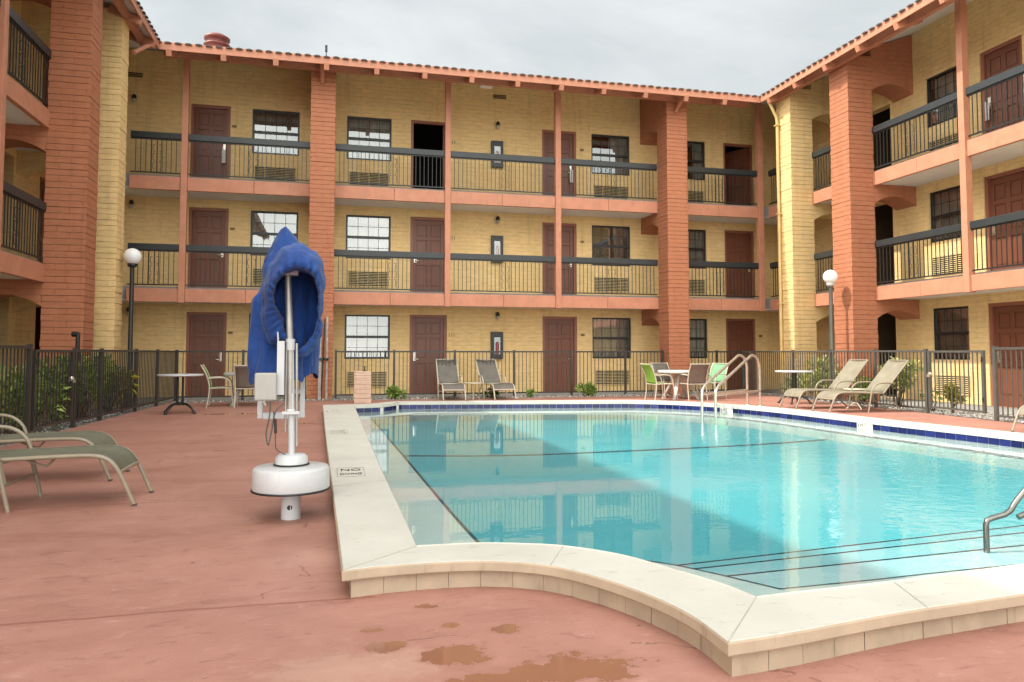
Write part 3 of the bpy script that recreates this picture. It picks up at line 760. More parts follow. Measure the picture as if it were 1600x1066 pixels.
# ================================================================== pool
# outer coping edge, inner coping edge, submerged ledge edge
PAIRS = [
 [((-.22,14.95),(.37,14.55),(.66,14.2)), ((-.10,9.44),(.385,9.3),(.79,9.3)), ((-.01,5.81),(.40,6.0),(.865,6.0)), ((.02,4.6),(.415,4.6),(.905,4.75)), ((.045,3.57),(.42,3.91),(.93,4.38))],
 [((.045,3.57),(.42,3.91),(.93,4.38)), ((.24,3.60),(.56,3.905),(1.02,4.36)), ((.55,3.60),(.73,3.895),(1.1,4.33)), ((.79,3.55),(.93,3.84),(1.25,4.29)), ((1.01,3.42),(1.17,3.73),(1.45,4.2)), ((1.18,3.18),(1.40,3.50),(1.65,4.1)), ((1.30,2.89),(1.56,3.18),(1.85,3.95)), ((1.35,2.65),(1.66,2.95),(2.02,3.72)), ((1.35,2.38),(1.70,2.77),(2.22,3.39))],
 [((1.35,2.38),(1.70,2.77),(2.22,3.39)), ((1.63,2.41),(1.95,2.79),(2.5,3.40)), ((2.14,2.49),(2.3,2.81),(2.8,3.41)), ((2.83,2.56),(2.85,2.86),(3.3,3.44)), ((5,2.78),(5,3.08),(5,3.52)), ((8.55,3.1),(8.12,3.42),(7.75,3.75))],
 [((8.55,3.1),(8.12,3.42),(7.75,3.75)), ((8.5,7.2),(8.07,7.2),(7.72,7.2)), ((8.38,8.55),(7.95,8.5),(7.62,8.5)), ((8.25,9.7),(7.82,9.7),(7.5,9.7)), ((8.12,11.7),(7.7,11.6),(7.38,11.5)), ((7.85,12.9),(7.45,12.8),(7.15,12.6)), ((7.55,13.6),(7.2,13.35),(6.9,13.1)), ((7.1,14.3),(6.75,14.0),(6.45,13.65)), ((6.5,14.85),(6.2,14.4),(6.0,14.0)), ((5.9,15.04),(5.8,14.55),(5.6,14.12)),
  ((4.0,15.3),(3.9,14.9),(3.8,14.4)), ((1.56,15.70),(1.5,15.3),(1.75,14.8)), ((1.2,15.68),(1.28,15.22),(1.55,14.75)), ((1.0,15.45),(1.12,14.98),(1.4,14.55)), ((.75,15.15),(.9,14.7),(1.15,14.35)), ((.3,15.0),(.6,14.6),(.9,14.25)), ((-.22,14.95),(.37,14.55),(.66,14.2))]]
OUT = []; INN = []; LED = []
for seg in PAIRS:
    for k, dst in enumerate((OUT, INN, LED)):
        pts = smooth_path([(p[k][0], p[k][1], 0) for p in seg], 6)
        dst += [(p.x, p.y) for p in pts[:-1]]
def shift(A, B, d):
    r = []
    for (ax, ay), (bx, by) in zip(A, B):
        v = Vector((bx-ax, by-ay)); v = v.normalized()*d; r.append((ax+v.x, ay+v.y))
    return r
def along(P, step, close=True):
    """equally spaced points on a polyline"""
    V = [Vector((*p, 0)) for p in P]; V = V+[V[0]] if close else V
    out = [V[0]]; acc = 0
    for a, b in zip(V[:-1], V[1:]):
        l = (b-a).length; s = step-acc
        while s <= l:
            out.append(a+(b-a)*(s/l)); s += step
        acc = (acc+l) % step if l else acc
    return [(p.x, p.y) for p in out]
ZC = .14
pool = thing('swimming_pool', 'raised swimming pool with cream coping, cobalt tile band and aqua plaster floor', 'swimming pool', (0,0,0))
m = MB()
lipb = ZC-.053
INo = shift(INN, LED, .012)
OIN = shift(OUT, INN, .006); O2 = shift(OUT, INN, .055)
m.ring(OIN, INo, ZC, ZC); m.ring(INo, INo, ZC, lipb); m.ring(INo, shift(INN, OUT, .03), lipb, lipb); m.ring(OIN, OIN, ZC, lipb+.01)
bm_o = m.build('coping', M['coping'], pool, bevel=0)
bv = bm_o.modifiers.new('w', 'WELD'); bv.merge_threshold = .0005
bv = bm_o.modifiers.new('b', 'BEVEL'); bv.width = .012; bv.segments = 3; bv.limit_method = 'ANGLE'; bv.angle_limit = R(50)
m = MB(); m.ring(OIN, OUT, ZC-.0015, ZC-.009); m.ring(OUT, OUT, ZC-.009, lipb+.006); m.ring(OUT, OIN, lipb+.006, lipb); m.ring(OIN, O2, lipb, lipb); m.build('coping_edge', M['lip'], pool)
# joints across the coping slabs
m = MB()
for i in (2, 12, 24, 48, 72, 86, 98, 112, 126, 140, 156):
    i %= len(OUT)
    a = Vector((*OIN[i], ZC+.0012)); b = Vector((*INo[i], ZC+.0012)); m = MB(); m.bar(a, b, .0035, .0015); m.build('coping_joint', M['joint'], pool)
# riser blocks under the lip
R0 = shift(OUT, INN, .066); R1 = shift(OUT, INN, .055)
m = MB(); m.ring(R0, R0, -.02, lipb+.002); m.build('riser_backing', M['riser_dark'], pool)
m = MB(); nps = [6*(len(s)-1) for s in PAIRS]; i0 = 0
for cnt in nps:
    seg = [R1[(i0+k) % len(R1)] for k in range(cnt+1)]; i0 += cnt
    if cnt == nps[0]: seg = seg
    P = along(seg, .158, False); 
    if (Vector(P[-1])-Vector(seg[-1])).length > .02: P.append(seg[-1])
    for a, b in zip(P, P[1:]):
        A = Vector((*a, 0)); B = Vector((*b, 0)); d = (B-A).normalized()*.0009; nrm = Vector((-(B-A).y, (B-A).x, 0)).normalized()
        h = lipb-.001-random.uniform(0, .003); jz = random.uniform(-.0015, .0015)
        m.add([A+d+nrm*jz, B-d+nrm*jz, B-d+nrm*jz+Vector((0,0,h)), A+d+nrm*jz+Vector((0,0,h))], [(0,1,2,3)])
m.build('riser_blocks', M['riser'], pool)
# inner wall, tile band
m = MB(); m.ring(INN, INN, lipb+.002, -.052); m.build('pool_wall', M['grout'], pool)
T = shift(INN, LED, .005); P = along(T, .152); m = MB(); prevgap = False
marks = [(7.38, 12.92), (7.83, 9.60)]
for a, b in zip(P, P[1:]):
    A = Vector((*a, 0)); B = Vector((*b, 0)); 
    if any((((A+B)/2).xy-Vector(q)).length < .085 for q in marks):
        if not prevgap and m.f: m.build('tile_band', M['tile_blue'], pool); m = MB()
        prevgap = True; continue
    prevgap = False
    d = (B-A)*.014
    m.add([A+d+Vector((0,0,.006)), B-d+Vector((0,0,.006)), B-d+Vector((0,0,lipb-.001)), A+d+Vector((0,0,lipb-.001))], [(0,1,2,3)])
m.build('tile_band', M['tile_blue'], pool)
for (qx, qy), txt in zip(marks, ('3 FT', '4 FT')):
    i = min(range(len(P)-1), key=lambda k: (Vector(P[k])-Vector((qx, qy))).length)
    A = Vector((*P[i], 0)); B = Vector((*P[i+1], 0)); d = (B-A).normalized(); c = (A+B)/2
    nrm = Vector((-d.y, d.x, 0)); ctr = Vector((4, 9, 0))
    if nrm.dot(ctr-c) < 0: nrm = -nrm
    m = MB(); m.bar(c-d*.075+nrm*.004+Vector((0,0,.049)), c+d*.075+nrm*.004+Vector((0,0,.049)), .006, .084); o = m.build('depth_marker', M['white_plastic'], pool)
    t = bpy.data.curves.new('depth_number', 'FONT'); t.body = txt; t.size = .062; t.extrude = .001; t.align_x = 'CENTER'; t.materials.append(M['number'])
    to = bpy.data.objects.new('depth_number', t); COL.objects.link(to); to.parent = o
    xa = nrm.cross(Vector((0,0,1))) * -1; xa = Vector((0,0,1)).cross(nrm)
    mt = Matrix((xa, Vector((0,0,1)), nrm)).transposed().to_4x4(); mt.translation = c+nrm*.009+Vector((0,0,.026)); to.matrix_world = mt
# submerged ledge, floor, steps, dark trim
m = MB(); m.ring(INN, LED, -.05, -.05); m.ring(LED, LED, -.05, -.205); m.build('ledge', M['plaster'], pool)
LW = []
for k in range(len(LED)): LW.append(shift([LED[k]], [INN[k]], .022 if k < 6*(len(PAIRS[0])-1) else .011)[0])
m = MB(); m.ring(LED, LW, -.047, -.047); m.ring(shift(LED, INN, -.003), shift(LED, INN, -.003), -.047, -.075); m.build('ledge_trim', M['tile_dark'], pool)
m = MB(); m.poly([(x, y, -.2) for x, y in LED]); m.build('pool_floor', M['aqua'], pool)
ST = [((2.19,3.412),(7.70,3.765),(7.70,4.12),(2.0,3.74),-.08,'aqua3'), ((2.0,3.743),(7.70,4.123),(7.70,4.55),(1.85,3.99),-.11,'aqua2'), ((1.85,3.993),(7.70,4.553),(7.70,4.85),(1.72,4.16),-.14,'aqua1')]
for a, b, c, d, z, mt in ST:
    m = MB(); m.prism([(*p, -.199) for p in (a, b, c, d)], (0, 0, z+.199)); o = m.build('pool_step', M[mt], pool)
    m = MB(); m.bar((d[0], d[1]-.012, z+.003), (c[0], c[1]-.012, z+.003), .008, .004); m.build('step_nosing', M['tile_dark'], o)
m = MB(); fl = smooth_path([(.84,9.83,-.197), (2.3,9.52,-.197), (4.15,9.6,-.197), (6.09,9.8,-.197), (7.46,10.1,-.197)], 5)
for a, b in zip(fl, fl[1:]): m.bar(a, b, .09, .003)
m.build('floor_stripe', M['tile_dark'], pool)
# painted marks on the coping
def coping_text(body, size, x, y, rz, mat='number'):
    t = bpy.data.curves.new('coping_marking', 'FONT'); t.body = body; t.size = size; t.align_x = 'CENTER'; t.extrude = .0006; t.space_line = .8; t.materials.append(M[mat])
    o = bpy.data.objects.new('coping_marking', t); COL.objects.link(o); o.parent = pool; o.location = (x, y, ZC+.0025); o.rotation_euler = (0, 0, rz); return o
M['faded'] = paint('faded_stencil', (.30, .28, .25), .8, .4, 30)
for x, y, s, rz, mt in ((.145, 6.47, 1, 0, 'number'), (.06, 9.75, 1, 0, 'faded')):
    m = MB(); w, h = .115*s, .24*s
    for a in ((-w, w, -h, -h+.008), (-w, w, h-.008, h), (-w, -w+.006, -h+.008, h-.008), (w-.006, w, -h+.008, h-.008)): m.box(x+a[0], x+a[1], y+a[2], y+a[3], ZC+.0008, ZC+.002)
    m.build('sign_border', M['faded'], pool)
    coping_text('NO', .15, x, y+.06, rz, mt).scale = (.75, 1, 1); coping_text('DIVING', .13, x, y-.15, rz, mt).scale = (.42, 1, 1)
coping_text('3 FT', .22, -.03, 13.2, 0, 'faded').scale = (.6, 1, 1)
# water
m = MB(); m.poly([(x, y, .012) for x, y in INN]); wo = m.build('water', M['water']); tag(wo, kind='structure')


# ================================================================== ground
def sheet_with_hole(name, rect, hole, z, mat):
    bm = bmesh.new(); es = []
    for loop in (rect, hole):
        vs = [bm.verts.new((x, y, z)) for x, y in loop]
        es += [bm.edges.new((vs[i], vs[(i+1) % len(vs)])) for i in range(len(vs))]
    bmesh.ops.triangle_fill(bm, use_beauty=True, use_dissolve=False, edges=es)
    bmesh.ops.recalc_face_normals(bm, faces=bm.faces)
    me = bpy.data.meshes.new(name); bm.to_mesh(me); bm.free()
    for p in me.polygons:
        if p.normal.z < 0: p.flip()
    me.materials.append(mat); o = bpy.data.objects.new(name, me); COL.objects.link(o); return tag(o, kind='structure')
sheet_with_hole('ground', [(-120,-120), (120,-120), (120,120), (-120,120)], [(-.3,2.9), (8.3,2.9), (8.3,15.5), (-.3,15.5)], -.016, M['soil'])
HOLE = shift(OUT, INN, .1)
sheet_with_hole('pool_deck', [(-4.35,-10), (-3.94,11.6), (-3.72,18.5), (11.5,18.5), (11.05,11.7), (10.6,4), (10.4,-10)], HOLE, 0, M['deck'])
m = MB(); m.poly([(-6.6,-10,-.008), (-5.2,-10,-.008), (-5.2,19.75,-.008), (12.75,19.75,-.008), (12.75,-10,-.008), (14.2,-10,-.008), (14.2,21.1,-.008), (-6.6,21.1,-.008)])
tag(m.build('walkway', M['concrete']), kind='structure')
m = MB(); m.poly([(-5.2,-10,-.012), (-4.3,-10,-.012), (-3.9,11.6,-.012), (-3.7,18.45,-.012), (11.45,18.45,-.012), (10.3,-10,-.012), (12.75,-10,-.012), (12.75,19.75,-.012), (-5.2,19.75,-.012)])
tag(m.build('gravel_bed', M['gravel'], loc=(0,0,.004)), kind='stuff')
m = MB(); rnd = random.Random(5)
def pebble(x, y, r):
    a = rnd.random()*6; c, s_ = math.cos(a)*r, math.sin(a)*r
    m.add([(x+c,y+s_,.0), (x-s_*.8,y+c*.8,.0), (x-c,y-s_,.0), (x+s_*.8,y-c*.8,.0), (x,y,r*.9)], [(0,1,4), (1,2,4), (2,3,4), (3,0,4)], True)
for k in range(2600):
    t = rnd.random()
    if t < .5: pebble(rnd.uniform(-3.7, 11.4), rnd.triangular(18.45, 19.4, 18.6), rnd.uniform(.015, .04))
    elif t < .72: 
        y = rnd.uniform(11, 18.5); pebble(-3.99+(y-11.65)*.036-rnd.triangular(.02, .9, .15), y, rnd.uniform(.012, .035))
    else:
        y = rnd.uniform(8, 18.4); pebble(11.02+(y-11)*.068+rnd.triangular(.02, 1.0, .2), y, rnd.uniform(.012, .035))
tag(m.build('gravel', M['gravel']), kind='stuff')

# ================================================================== fences
def fence_bay(t, A, B, h=1.21, z0=.09, mat='fence', name='picket_panel', step=.105):
    A = Vector((*A, 0)); B = Vector((*B, 0)); L_ = (B-A).length; d = (B-A)/L_; U = Vector((0,0,1)); m = MB()
    m.bar(A+U*(h-.02), B+U*(h-.02), .04, .04); m.bar(A+U*z0, B+U*z0, .035, .035)
    n = max(2, round(L_/step))
    for i in range(1, n): m.bar(A+d*(L_*i/n)+U*(z0+.018), A+d*(L_*i/n)+U*(h-.041), .016, .016, up=d)
    return m.build(name, M[mat], t)
def fence_post(t, p, h=1.21, w=.055, mat='fence'):
    m = MB(); m.box(p[0]-w/2, p[0]+w/2, p[1]-w/2, p[1]+w/2, -.01, h+.012); m.box(p[0]-w/2-.004, p[0]+w/2+.004, p[1]-w/2-.004, p[1]+w/2+.004, h+.0125, h+.022)
    return m.build('post', M[mat], t)
def fence(label, pts, mat='fence', h=1.21, bars=True, end=True):
    t = thing('pool_fence', label, 'fence', (0,0,0))
    for p in (pts if end else pts[:-1]): fence_post(t, p, h, mat=mat)
    for a, b in zip(pts, pts[1:]):
        A = Vector(a); B = Vector(b); d = (B-A).normalized()*.029
        fence_bay(t, tuple(A+d), tuple(B-d), h, mat=mat)
    return t
lx = lambda y: -3.99+(y-11.65)*.0358
YF = 19.3
fence('dark picket fence running along the back of the deck between the red piers', [(.03, YF)]+[(x, YF) for x in (1.50, 3.09, 4.70, 6.32, 7.9)]+[(9.02, YF)])
fence('dark picket fence behind the black legged table, ending at the left red pier', [(lx(YF), YF), (-2.2, YF), (-.72, YF)])
fence('short dark picket fence behind the brown chair, right of the middle pier', [(9.78, YF), (10.72, YF), (11.52, YF)])
rx = lambda y: 10.94+(y-10.2)*.066
fence('sunlit grey picket fence running behind the loungers to the gate on the right', [(rx(y), y) for y in (19.25, 16.6, 15.0, 13.42, 11.92)], mat='fence_light')
t = fence('grey picket fence beyond the gate at the far right edge', [(rx(y), y) for y in (10.30, 8.6, 6.8, 5.0)], mat='fence_light', h=1.25)
fence('dark picket fence along the left planting bed beyond the gate', [(lx(y), y) for y in (12.80, 14.0, 16.0, 17.55, 19.22)])
fence('dark picket fence behind the loungers at the left edge', [(lx(y), y) for y in (6.2, 7.9, 9.6, 11.2)], h=1.25)
def gate(label, A, B, mat, h=1.2, z0=.13, latch=1):
    t = thing('pool_gate', label, 'gate', (0,0,0)); A = Vector(A); B = Vector(B); d = (B-A).normalized()
    m = MB(); U = Vector((0,0,1)); a = A.to_3d(); b = B.to_3d()
    m.bar(a+U*(z0-.02), a+U*h, .05, .05, up=d.to_3d()); m.build('gate_stile', M[mat], t); m = MB(); m.bar(b+U*(z0-.02), b+U*h, .05, .05, up=d.to_3d()); m.build('gate_stile', M[mat], t)
    fence_bay(t, tuple(A+d*.026), tuple(B-d*.026), h, z0, mat)
    e = (a if latch else b); m = MB(); n = Vector((-d.y, d.x, 0)); m.bar(e+U*.72-n*.05, e+U*.72+n*.05, .05, .05); m.lathe([(.03,-.03), (.04,0), (.03,.03)], tuple(e+U*.76), 10); m.build('latch', M['steel'], t)
    m = MB()
    for z in (.3, 1.0): m = MB(); m.bar((b if latch else a)+U*z, (b if latch else a)+U*(z+.08), .06, .035, up=d.to_3d()); m.build('hinge', M['black'], t)
gate('dark picket gate with a round latch in front of the leafy shrubs', (lx(12.70), 12.70), (lx(11.36), 11.36), 'fence')
gate('grey picket gate in the right fence below the sunlit window', (rx(11.83), 11.83), (rx(10.55), 10.55), 'fence_light')
t = thing('stub_pole', 'short black pole with a bent head behind the left gate', 'pole', (-4.22, 13.8, 0))
m = MB(); m.tube([(0,0,0), (0,0,1.5)], .035, 8); m.tube([(0,0,1.47), (-.09,0,1.47)], .045, 8); m.build('pole_tube', M['black'], t)

def lamp_post(label, x, y, zg, r, mat):
    t = thing('globe_lamp', label, 'lamp post', (x, y, 0), group='globe lamps beside the fences')
    m = MB(); m.lathe([(.075, -.02), (.07, .3), (.05, .34), (.045, zg-r-.06)], n=14); m.build('lamp_pole', M[mat], t)
    m = MB(); m.lathe([(.05, zg-r-.06), (.09, zg-r-.04), (.1, zg-r+.02), (.07, zg-r+.03)], n=14); m.build('lamp_collar', M['white_plastic' if mat == 'fence_light' else 'black'], t)
    m = MB(); pr = [(max(.001, r*math.cos(R(a))), zg+r*math.sin(R(a))) for a in range(-70, 91, 10)]; m.lathe(pr, n=24); m.build('globe', M['globe'], t)
lamp_post('white globe lamp on a dark pole beside the yellow pier at left', -4.20, 17.0, 3.20, .176, 'iron')
lamp_post('white globe lamp on a grey pole in front of the right red pier', 11.62, 15.42, 2.99, .17, 'fence_light')

# ================================================================== furniture
def lounger(label, loc, rz, ang, sl='sling_taupe', fr='chair_frame', group='sling loungers round the pool'):
    t = thing('sun_lounger', label, 'lounger', (*loc, 0), rz, group)
    W = .27; hinge = Vector((-1.2, 0, .365)); bl = .86
    prof = smooth_path([(0,0,.0), (-.065,0,.15), (-.125,0,.275), (-.19,0,.35), (-.29,0,.383), (-.5,0,.386), (-.9,0,.375), tuple(hinge)], 5)
    bd = Vector((-math.cos(ang), 0, math.sin(ang)))
    for s in (-1, 1):
        m = MB(); m.tube([p+Vector((0, s*W, 0)) for p in prof], .0165, 8); m.build('side_rail', M[fr], t)
        m = MB(); ap = hinge+bd*.22
        m.tube(smooth_path([(-.83, s*(W+.035), 0), (-.875, s*(W+.035), .2), (-.915, s*(W+.035), .40), (-.975, s*(W+.035), .50), (-1.07, s*(W+.035), .555), (-1.2, s*(W+.035), .566), (min(ap.x, -1.25)-.05, s*(W+.03), .56)], 4), .0155, 8)
        m.build('arm', M[fr], t)
        m = MB(); m.tube([(-1.2, s*(W-.02), .35), (-1.66, s*(W-.02), .0)], .014, 8); m.build('back_leg', M[fr], t)
        m = MB(); m.tube([hinge+Vector((0, s*W, 0)), hinge+bd*bl+Vector((0, s*W, 0))], .0155, 8); m.build('back_rail', M[fr], t)
        m = MB(); m.lathe([(.0175, -.0), (.0185, .018)], (-.004, s*W, 0), 10); m.build('foot_cap', M['stem'], t)
    for P_, rr in (([(-.115, -W, .255), (-.115, W, .255)], .014), ([(-.87, -W-.03, .19), (-.87, W+.03, .19)], .011), ([hinge+bd*bl+Vector((0,-W,0)), hinge+bd*bl+Vector((0,W,0))], .015), ([hinge+Vector((0,-W,0)), hinge+Vector((0,W,0))], .013)):
        m = MB(); m.tube(P_, rr, 8); m.build('crossbar', M[fr], t)
    m = MB(); m.tube(smooth_path([(-.60,-.12,.355), (-.64,-.12,.31), (-.68,-.12,.305), (-.80,-.12,.355)], 3), .009, 6); m.build('catch', M['chair_frame'], t)
    rows = []
    for p in prof[9:]:
        rows.append([p+Vector((0, y*(W-.012), .012-.022*(1-(y)**2))) for y in (-1, -.9, -.6, -.3, 0, .3, .6, .9, 1)])
    m = MB(); m.grid(rows); m.build('seat_sling', M[sl], t, solid=.006)
    nv = Vector((bd.z, 0, -bd.x)); rows = []
    for k in range(9):
        q = hinge+bd*(.03+(bl-.05)*k/8); rows.append([q+Vector((0, y*(W-.012), 0))+nv*(.012-.03*(1-y*y)) for y in (-1, -.9, -.6, -.3, 0, .3, .6, .9, 1)])
    m = MB(); m.grid(rows); m.build('back_sling', M[sl], t, solid=.006)
    return t
lounger('olive sling lounger in front, its foot end pointing at the pool lift', (-1.45, 6.39), 0, R(40))
lounger('olive sling lounger behind the front one by the left fence', (-1.94, 7.62), R(-1), R(40))
lounger('upright grey lounger facing the pool in front of the ground floor door', (2.82, 17.64), R(-92), R(46), 'sling_grey', 'cream_frame')
lounger('upright grey lounger below the extinguisher cabinet, right of the small table', (4.08, 17.62), R(-85), R(46), 'sling_grey', 'cream_frame')
lounger('sand sling lounger with raised back beside the round table by the right fence', (9.17, 13.62), R(181), R(48), 'sling_sand', 'chair_frame')
lounger('sand sling lounger with raised back nearest the grey gate', (9.25, 12.66), R(178), R(48), 'sling_sand', 'chair_frame')
lounger('sand lounger at the far right edge showing only its foot end', (9.66, 8.57), R(180), R(45), 'sling_sand', 'chair_frame')

def chair(label, loc, rz, sl, fr='cream_frame'):
    t = thing('patio_chair', label, 'chair', (*loc, 0), rz, 'sling chairs round the white tables')
    W = .25
    for s in (-1, 1):
        m = MB(); y = s*W
        m.tube(smooth_path([(-.24, y, 0), (-.205, y, .2), (-.19, y, .40), (-.215, y, .56), (-.28, y, .74), (-.37, y, .90)], 5), .014, 8)
        m.tube(smooth_path([(-.215, y+s*.012, .615), (0, y+s*.03, .625), (.14, y+s*.03, .61), (.215, y+s*.03, .54), (.25, y+s*.03, .40), (.27, y+s*.03, .2), (.29, y+s*.03, 0)], 5), .014, 8)
        m.tube([(-.19, y, .40), (.245, y+s*.02, .41)], .012, 8)
        m.build('side_frame', M[fr], t)
    for x_, z_ in ((-.19,.395), (.24,.40), (-.363,.885)): m = MB(); m.tube([(x_, -W, z_), (x_, W, z_)], .0115, 6); m.build('crossbar', M[fr], t)
    ys = (-1, -.6, -.2, .2, .6, 1)
    m = MB(); m.grid([[(x, y*(W-.01), .415-.02*(1-y*y)-.01*math.sin((x+.19)/.43*PI)) for y in ys] for x in (-.185, -.08, .03, .14, .235)]); m.build('seat', M[sl], t, solid=.006)
    bp = smooth_path([(-.188, 0, .42), (-.213, 0, .56), (-.278, 0, .74), (-.36, 0, .878)], 4)
    m = MB(); m.grid([[p+Vector((-.02*(1-y*y), y*(W-.01), 0)) for y in ys] for p in bp]); m.build('backrest', M[sl], t, solid=.006)
    return t
chair('dark green sling chair seen side on beside the black legged table', (-2.42, 17.1), R(4), 'sling_green')
chair('brown sling chair with its back to the camera, partly behind the blue cover', (-1.79, 16.82), R(88), 'sling_brown')
chair('bright green sling chair at the left of the right hand white table', (7.72, 16.75), R(4), 'sling_green')
chair('grey sling chair behind the right hand white table by the red pier', (8.42, 17.72), R(-80), 'sling_grey')
chair('brown sling chair in front of the right hand white table, back to the camera', (8.58, 16.62), R(92), 'sling_brown')
chair('mint green sling chair right of the white table behind the handrail', (9.36, 17.1), R(203), 'sling_mint')

def resin_table(label, loc, r=.54, rz=0):
    t = thing('resin_table', label, 'table', (*loc, 0), rz, 'white resin tables by the back fence')
    m = MB(); m.lathe([(.001, .66), (r-.06, .66), (r-.04, .645), (r-.005, .65), (r, .67), (r, .705), (r-.012, .72), (.001, .72)], n=36); m.build('tabletop', M['white_plastic'], t)
    for k in range(4):
        a = PI/4+k*PI/2; c, s = math.cos(a), math.sin(a)
        m = MB(); m.prism([(c*.06-s*.05, s*.06+c*.05, .66), (c*.06+s*.05, s*.06-c*.05, .66), (c*.44+s*.035, s*.44-c*.035, 0), (c*.44-s*.035, s*.44+c*.035, 0)], (c*.06, s*.06, .0)); m.build('leg', M['white_plastic'], t, bevel=.006)
resin_table('white resin table behind the pool lift cover at left', (-1.87, 17.35), .52, R(10))
resin_table('round white resin table ringed by four sling chairs on the right', (8.5, 17.15), .56, R(0))

def pedestal_table(label, loc, r, rz, n=4):
    t = thing('pedestal_table', label, 'table', (*loc, 0), rz, 'round tables on black pedestals')
    m = MB(); m.lathe([(.001, .715), (r-.01, .715), (r, .722), (r, .742), (r-.01, .75), (.001, .75)], n=40); m.build('tabletop', M['white'], t)
    m = MB(); m.lathe([(.14, .70), (.14, .714)], n=16)
    for x in (-.045, .045): m.tube([(x, 0, .2), (x, 0, .70)], .022, 8)
    m.lathe([(.07, .16), (.075, .22)], n=14); m.build('pedestal', M['black'], t)
    for k in range(n):
        a = PI/4+k*2*PI/n; c, s = math.cos(a), math.sin(a); m = MB()
        m.tube(smooth_path([(c*.05, s*.05, .19), (c*.16, s*.16, .175), (c*.27, s*.27, .11), (c*.34, s*.34, .03), (c*.36, s*.36, .02)], 4), .019, 8)
        m.lathe([(.03, 0), (.03, .03), (.02, .04)], (c*.35, s*.35, 0), 10); m.build('leg', M['black'], t)
pedestal_table('round white table on a black four footed pedestal at left', (-2.86, 15.2), .41, R(12))
pedestal_table('round white table on a black pedestal by the right fence shrubs', (10.22, 14.9), .42, R(0))
def side_table(label, loc):
    t = thing('side_table', label, 'side table', (*loc, 0), R(20), 'small tables between loungers')
    m = MB(); m.lathe([(.001, .395), (.23, .395), (.245, .40), (.245, .415), (.235, .42), (.001, .42)], n=28); m.build('tabletop', M['cream_frame'], t)
    m = MB(); m.tube([(0,0,.14), (0,0,.395)], .014, 8); m.build('stem', M['cream_frame'], t)
    for k in range(3):
        a = k*2*PI/3; m = MB(); m.tube([(0,0,.15), (math.cos(a)*.17, math.sin(a)*.17, .03), (math.cos(a)*.19, math.sin(a)*.19, 0)], .011, 6); m.build('leg', M['cream_frame'], t)
side_table('small round cream table between the two upright grey loungers', (3.36, 18.1))
side_table('small round table between the two sand loungers', (10.46, 13.15))

t = thing('drinking_fountain', 'pale brick pillar with a small tap on top at the back of the pool', 'drinking fountain', (.635, 17.55, 0))
m = MB(); rnd = random.Random(2)
for k in range(7): m.box(-.195+rnd.uniform(-.004,.004), .195+rnd.uniform(-.004,.004), -.195, .195, k*.105+(.0 if k == 0 else .003), k*.105+.104)
m.build('brick_pillar', M['pillar'], t, bevel=.006)
m = MB(); m.lathe([(.05, .735), (.05, .75), (.015, .755), (.015, .82)], (.05,0,0), 10); m.tube([(.05,0,.81), (.05,-.05,.84), (.05,-.09,.81)], .01, 6); m.bar((.0,0,.835), (.1,0,.835), .012, .012); m.build('tap', M['black'], t)
t = thing('pole_pair', 'pair of tall weathered poles clamped together before the left red pier', 'poles', (-.27, 18.72, 0))
for x, w, mt in ((-.085, .075, 'wood'), (.085, .05, 'wood')):
    m = MB(); m.box(x-w/2, x+w/2, -.035, .035, 0, 2.02 if x < 0 else 2.06); m.build('pole_shaft', M[mt], t, bevel=.008)
m = MB(); m.tube([(-.045,0,.05), (-.01,0,1.0), (.03,0,2.0)], .014, 6); m.bar((-.14,-.045,1.0), (.14,-.045,1.0), .03, .06); m.lathe([(.05,-.03), (.06,0), (.05,.03)], (.05,-.07,1.0), 10); m.build('clamp', M['iron'], t)

# handrails
t = thing('pool_handrail', 'pair of stainless stair rails sloping into the far right end of the pool', 'handrail', (0,0,0))
for (ax, ay), (bx, by) in (((6.84, 12.9), (8.91, 14.72)), ((6.95, 12.58), (8.98, 14.33))):
    A = Vector((ax, ay, 0)); B = Vector((bx, by, 0)); f = lambda s, z: A+(B-A)*s+Vector((0,0,z)); m = MB()
    P = [f(0,-.19), f(0,.30)]+smooth_path([f(0,.38), f(.015,.45), f(.07,.54)], 3)+smooth_path([f(.70,1.03), f(.77,1.085), f(.84,1.10), f(.92,1.06), f(.975,.96), f(1,.84)], 4)+[f(1,.0)]
    m.tube(P, .028, 10); m.tube([f(0,.37), f(1,.335)], .024, 8); m.lathe([(.06,0), (.06,.012), (.035,.02)], (bx,by,0), 12); m.build('rail', M['steel'], t)
t = thing('pool_handrail', 'bent stainless grab rail rising from the pool steps at the right edge', 'handrail', (0,0,0))
for k, (dx, dz) in enumerate(((0, 0), (.075, -.05))):
    m = MB(); P = [(4.02+dx,3.79,.145), (4.20+dx,3.775,.295+dz*.4), (4.62+dx,3.72,.70+dz)]
    P = ([(3.93,3.80,-.11), (3.93,3.80,.09), (3.94,3.80,.115), (3.97,3.795,.128), (4.06,3.785,.148)]+smooth_path([(4.10,3.783,.17), (4.2,3.775,.285), (4.62,3.7,.72), (4.82,3.55,.86), (4.95,3.2,.88), (5.0,2.7,.8), (5.0,2.62,.14)], 4)) if k == 0 else smooth_path([(4.09,3.72,.145), (4.17,3.715,.18), (4.28,3.71,.285), (4.68,3.65,.70), (4.9,3.5,.80), (5.06,3.2,.8), (5.1,2.72,.7), (5.1,2.62,.14)], 4)
    m.tube(P, .0175, 10); m.build('rail', M['rail_metal'], t)

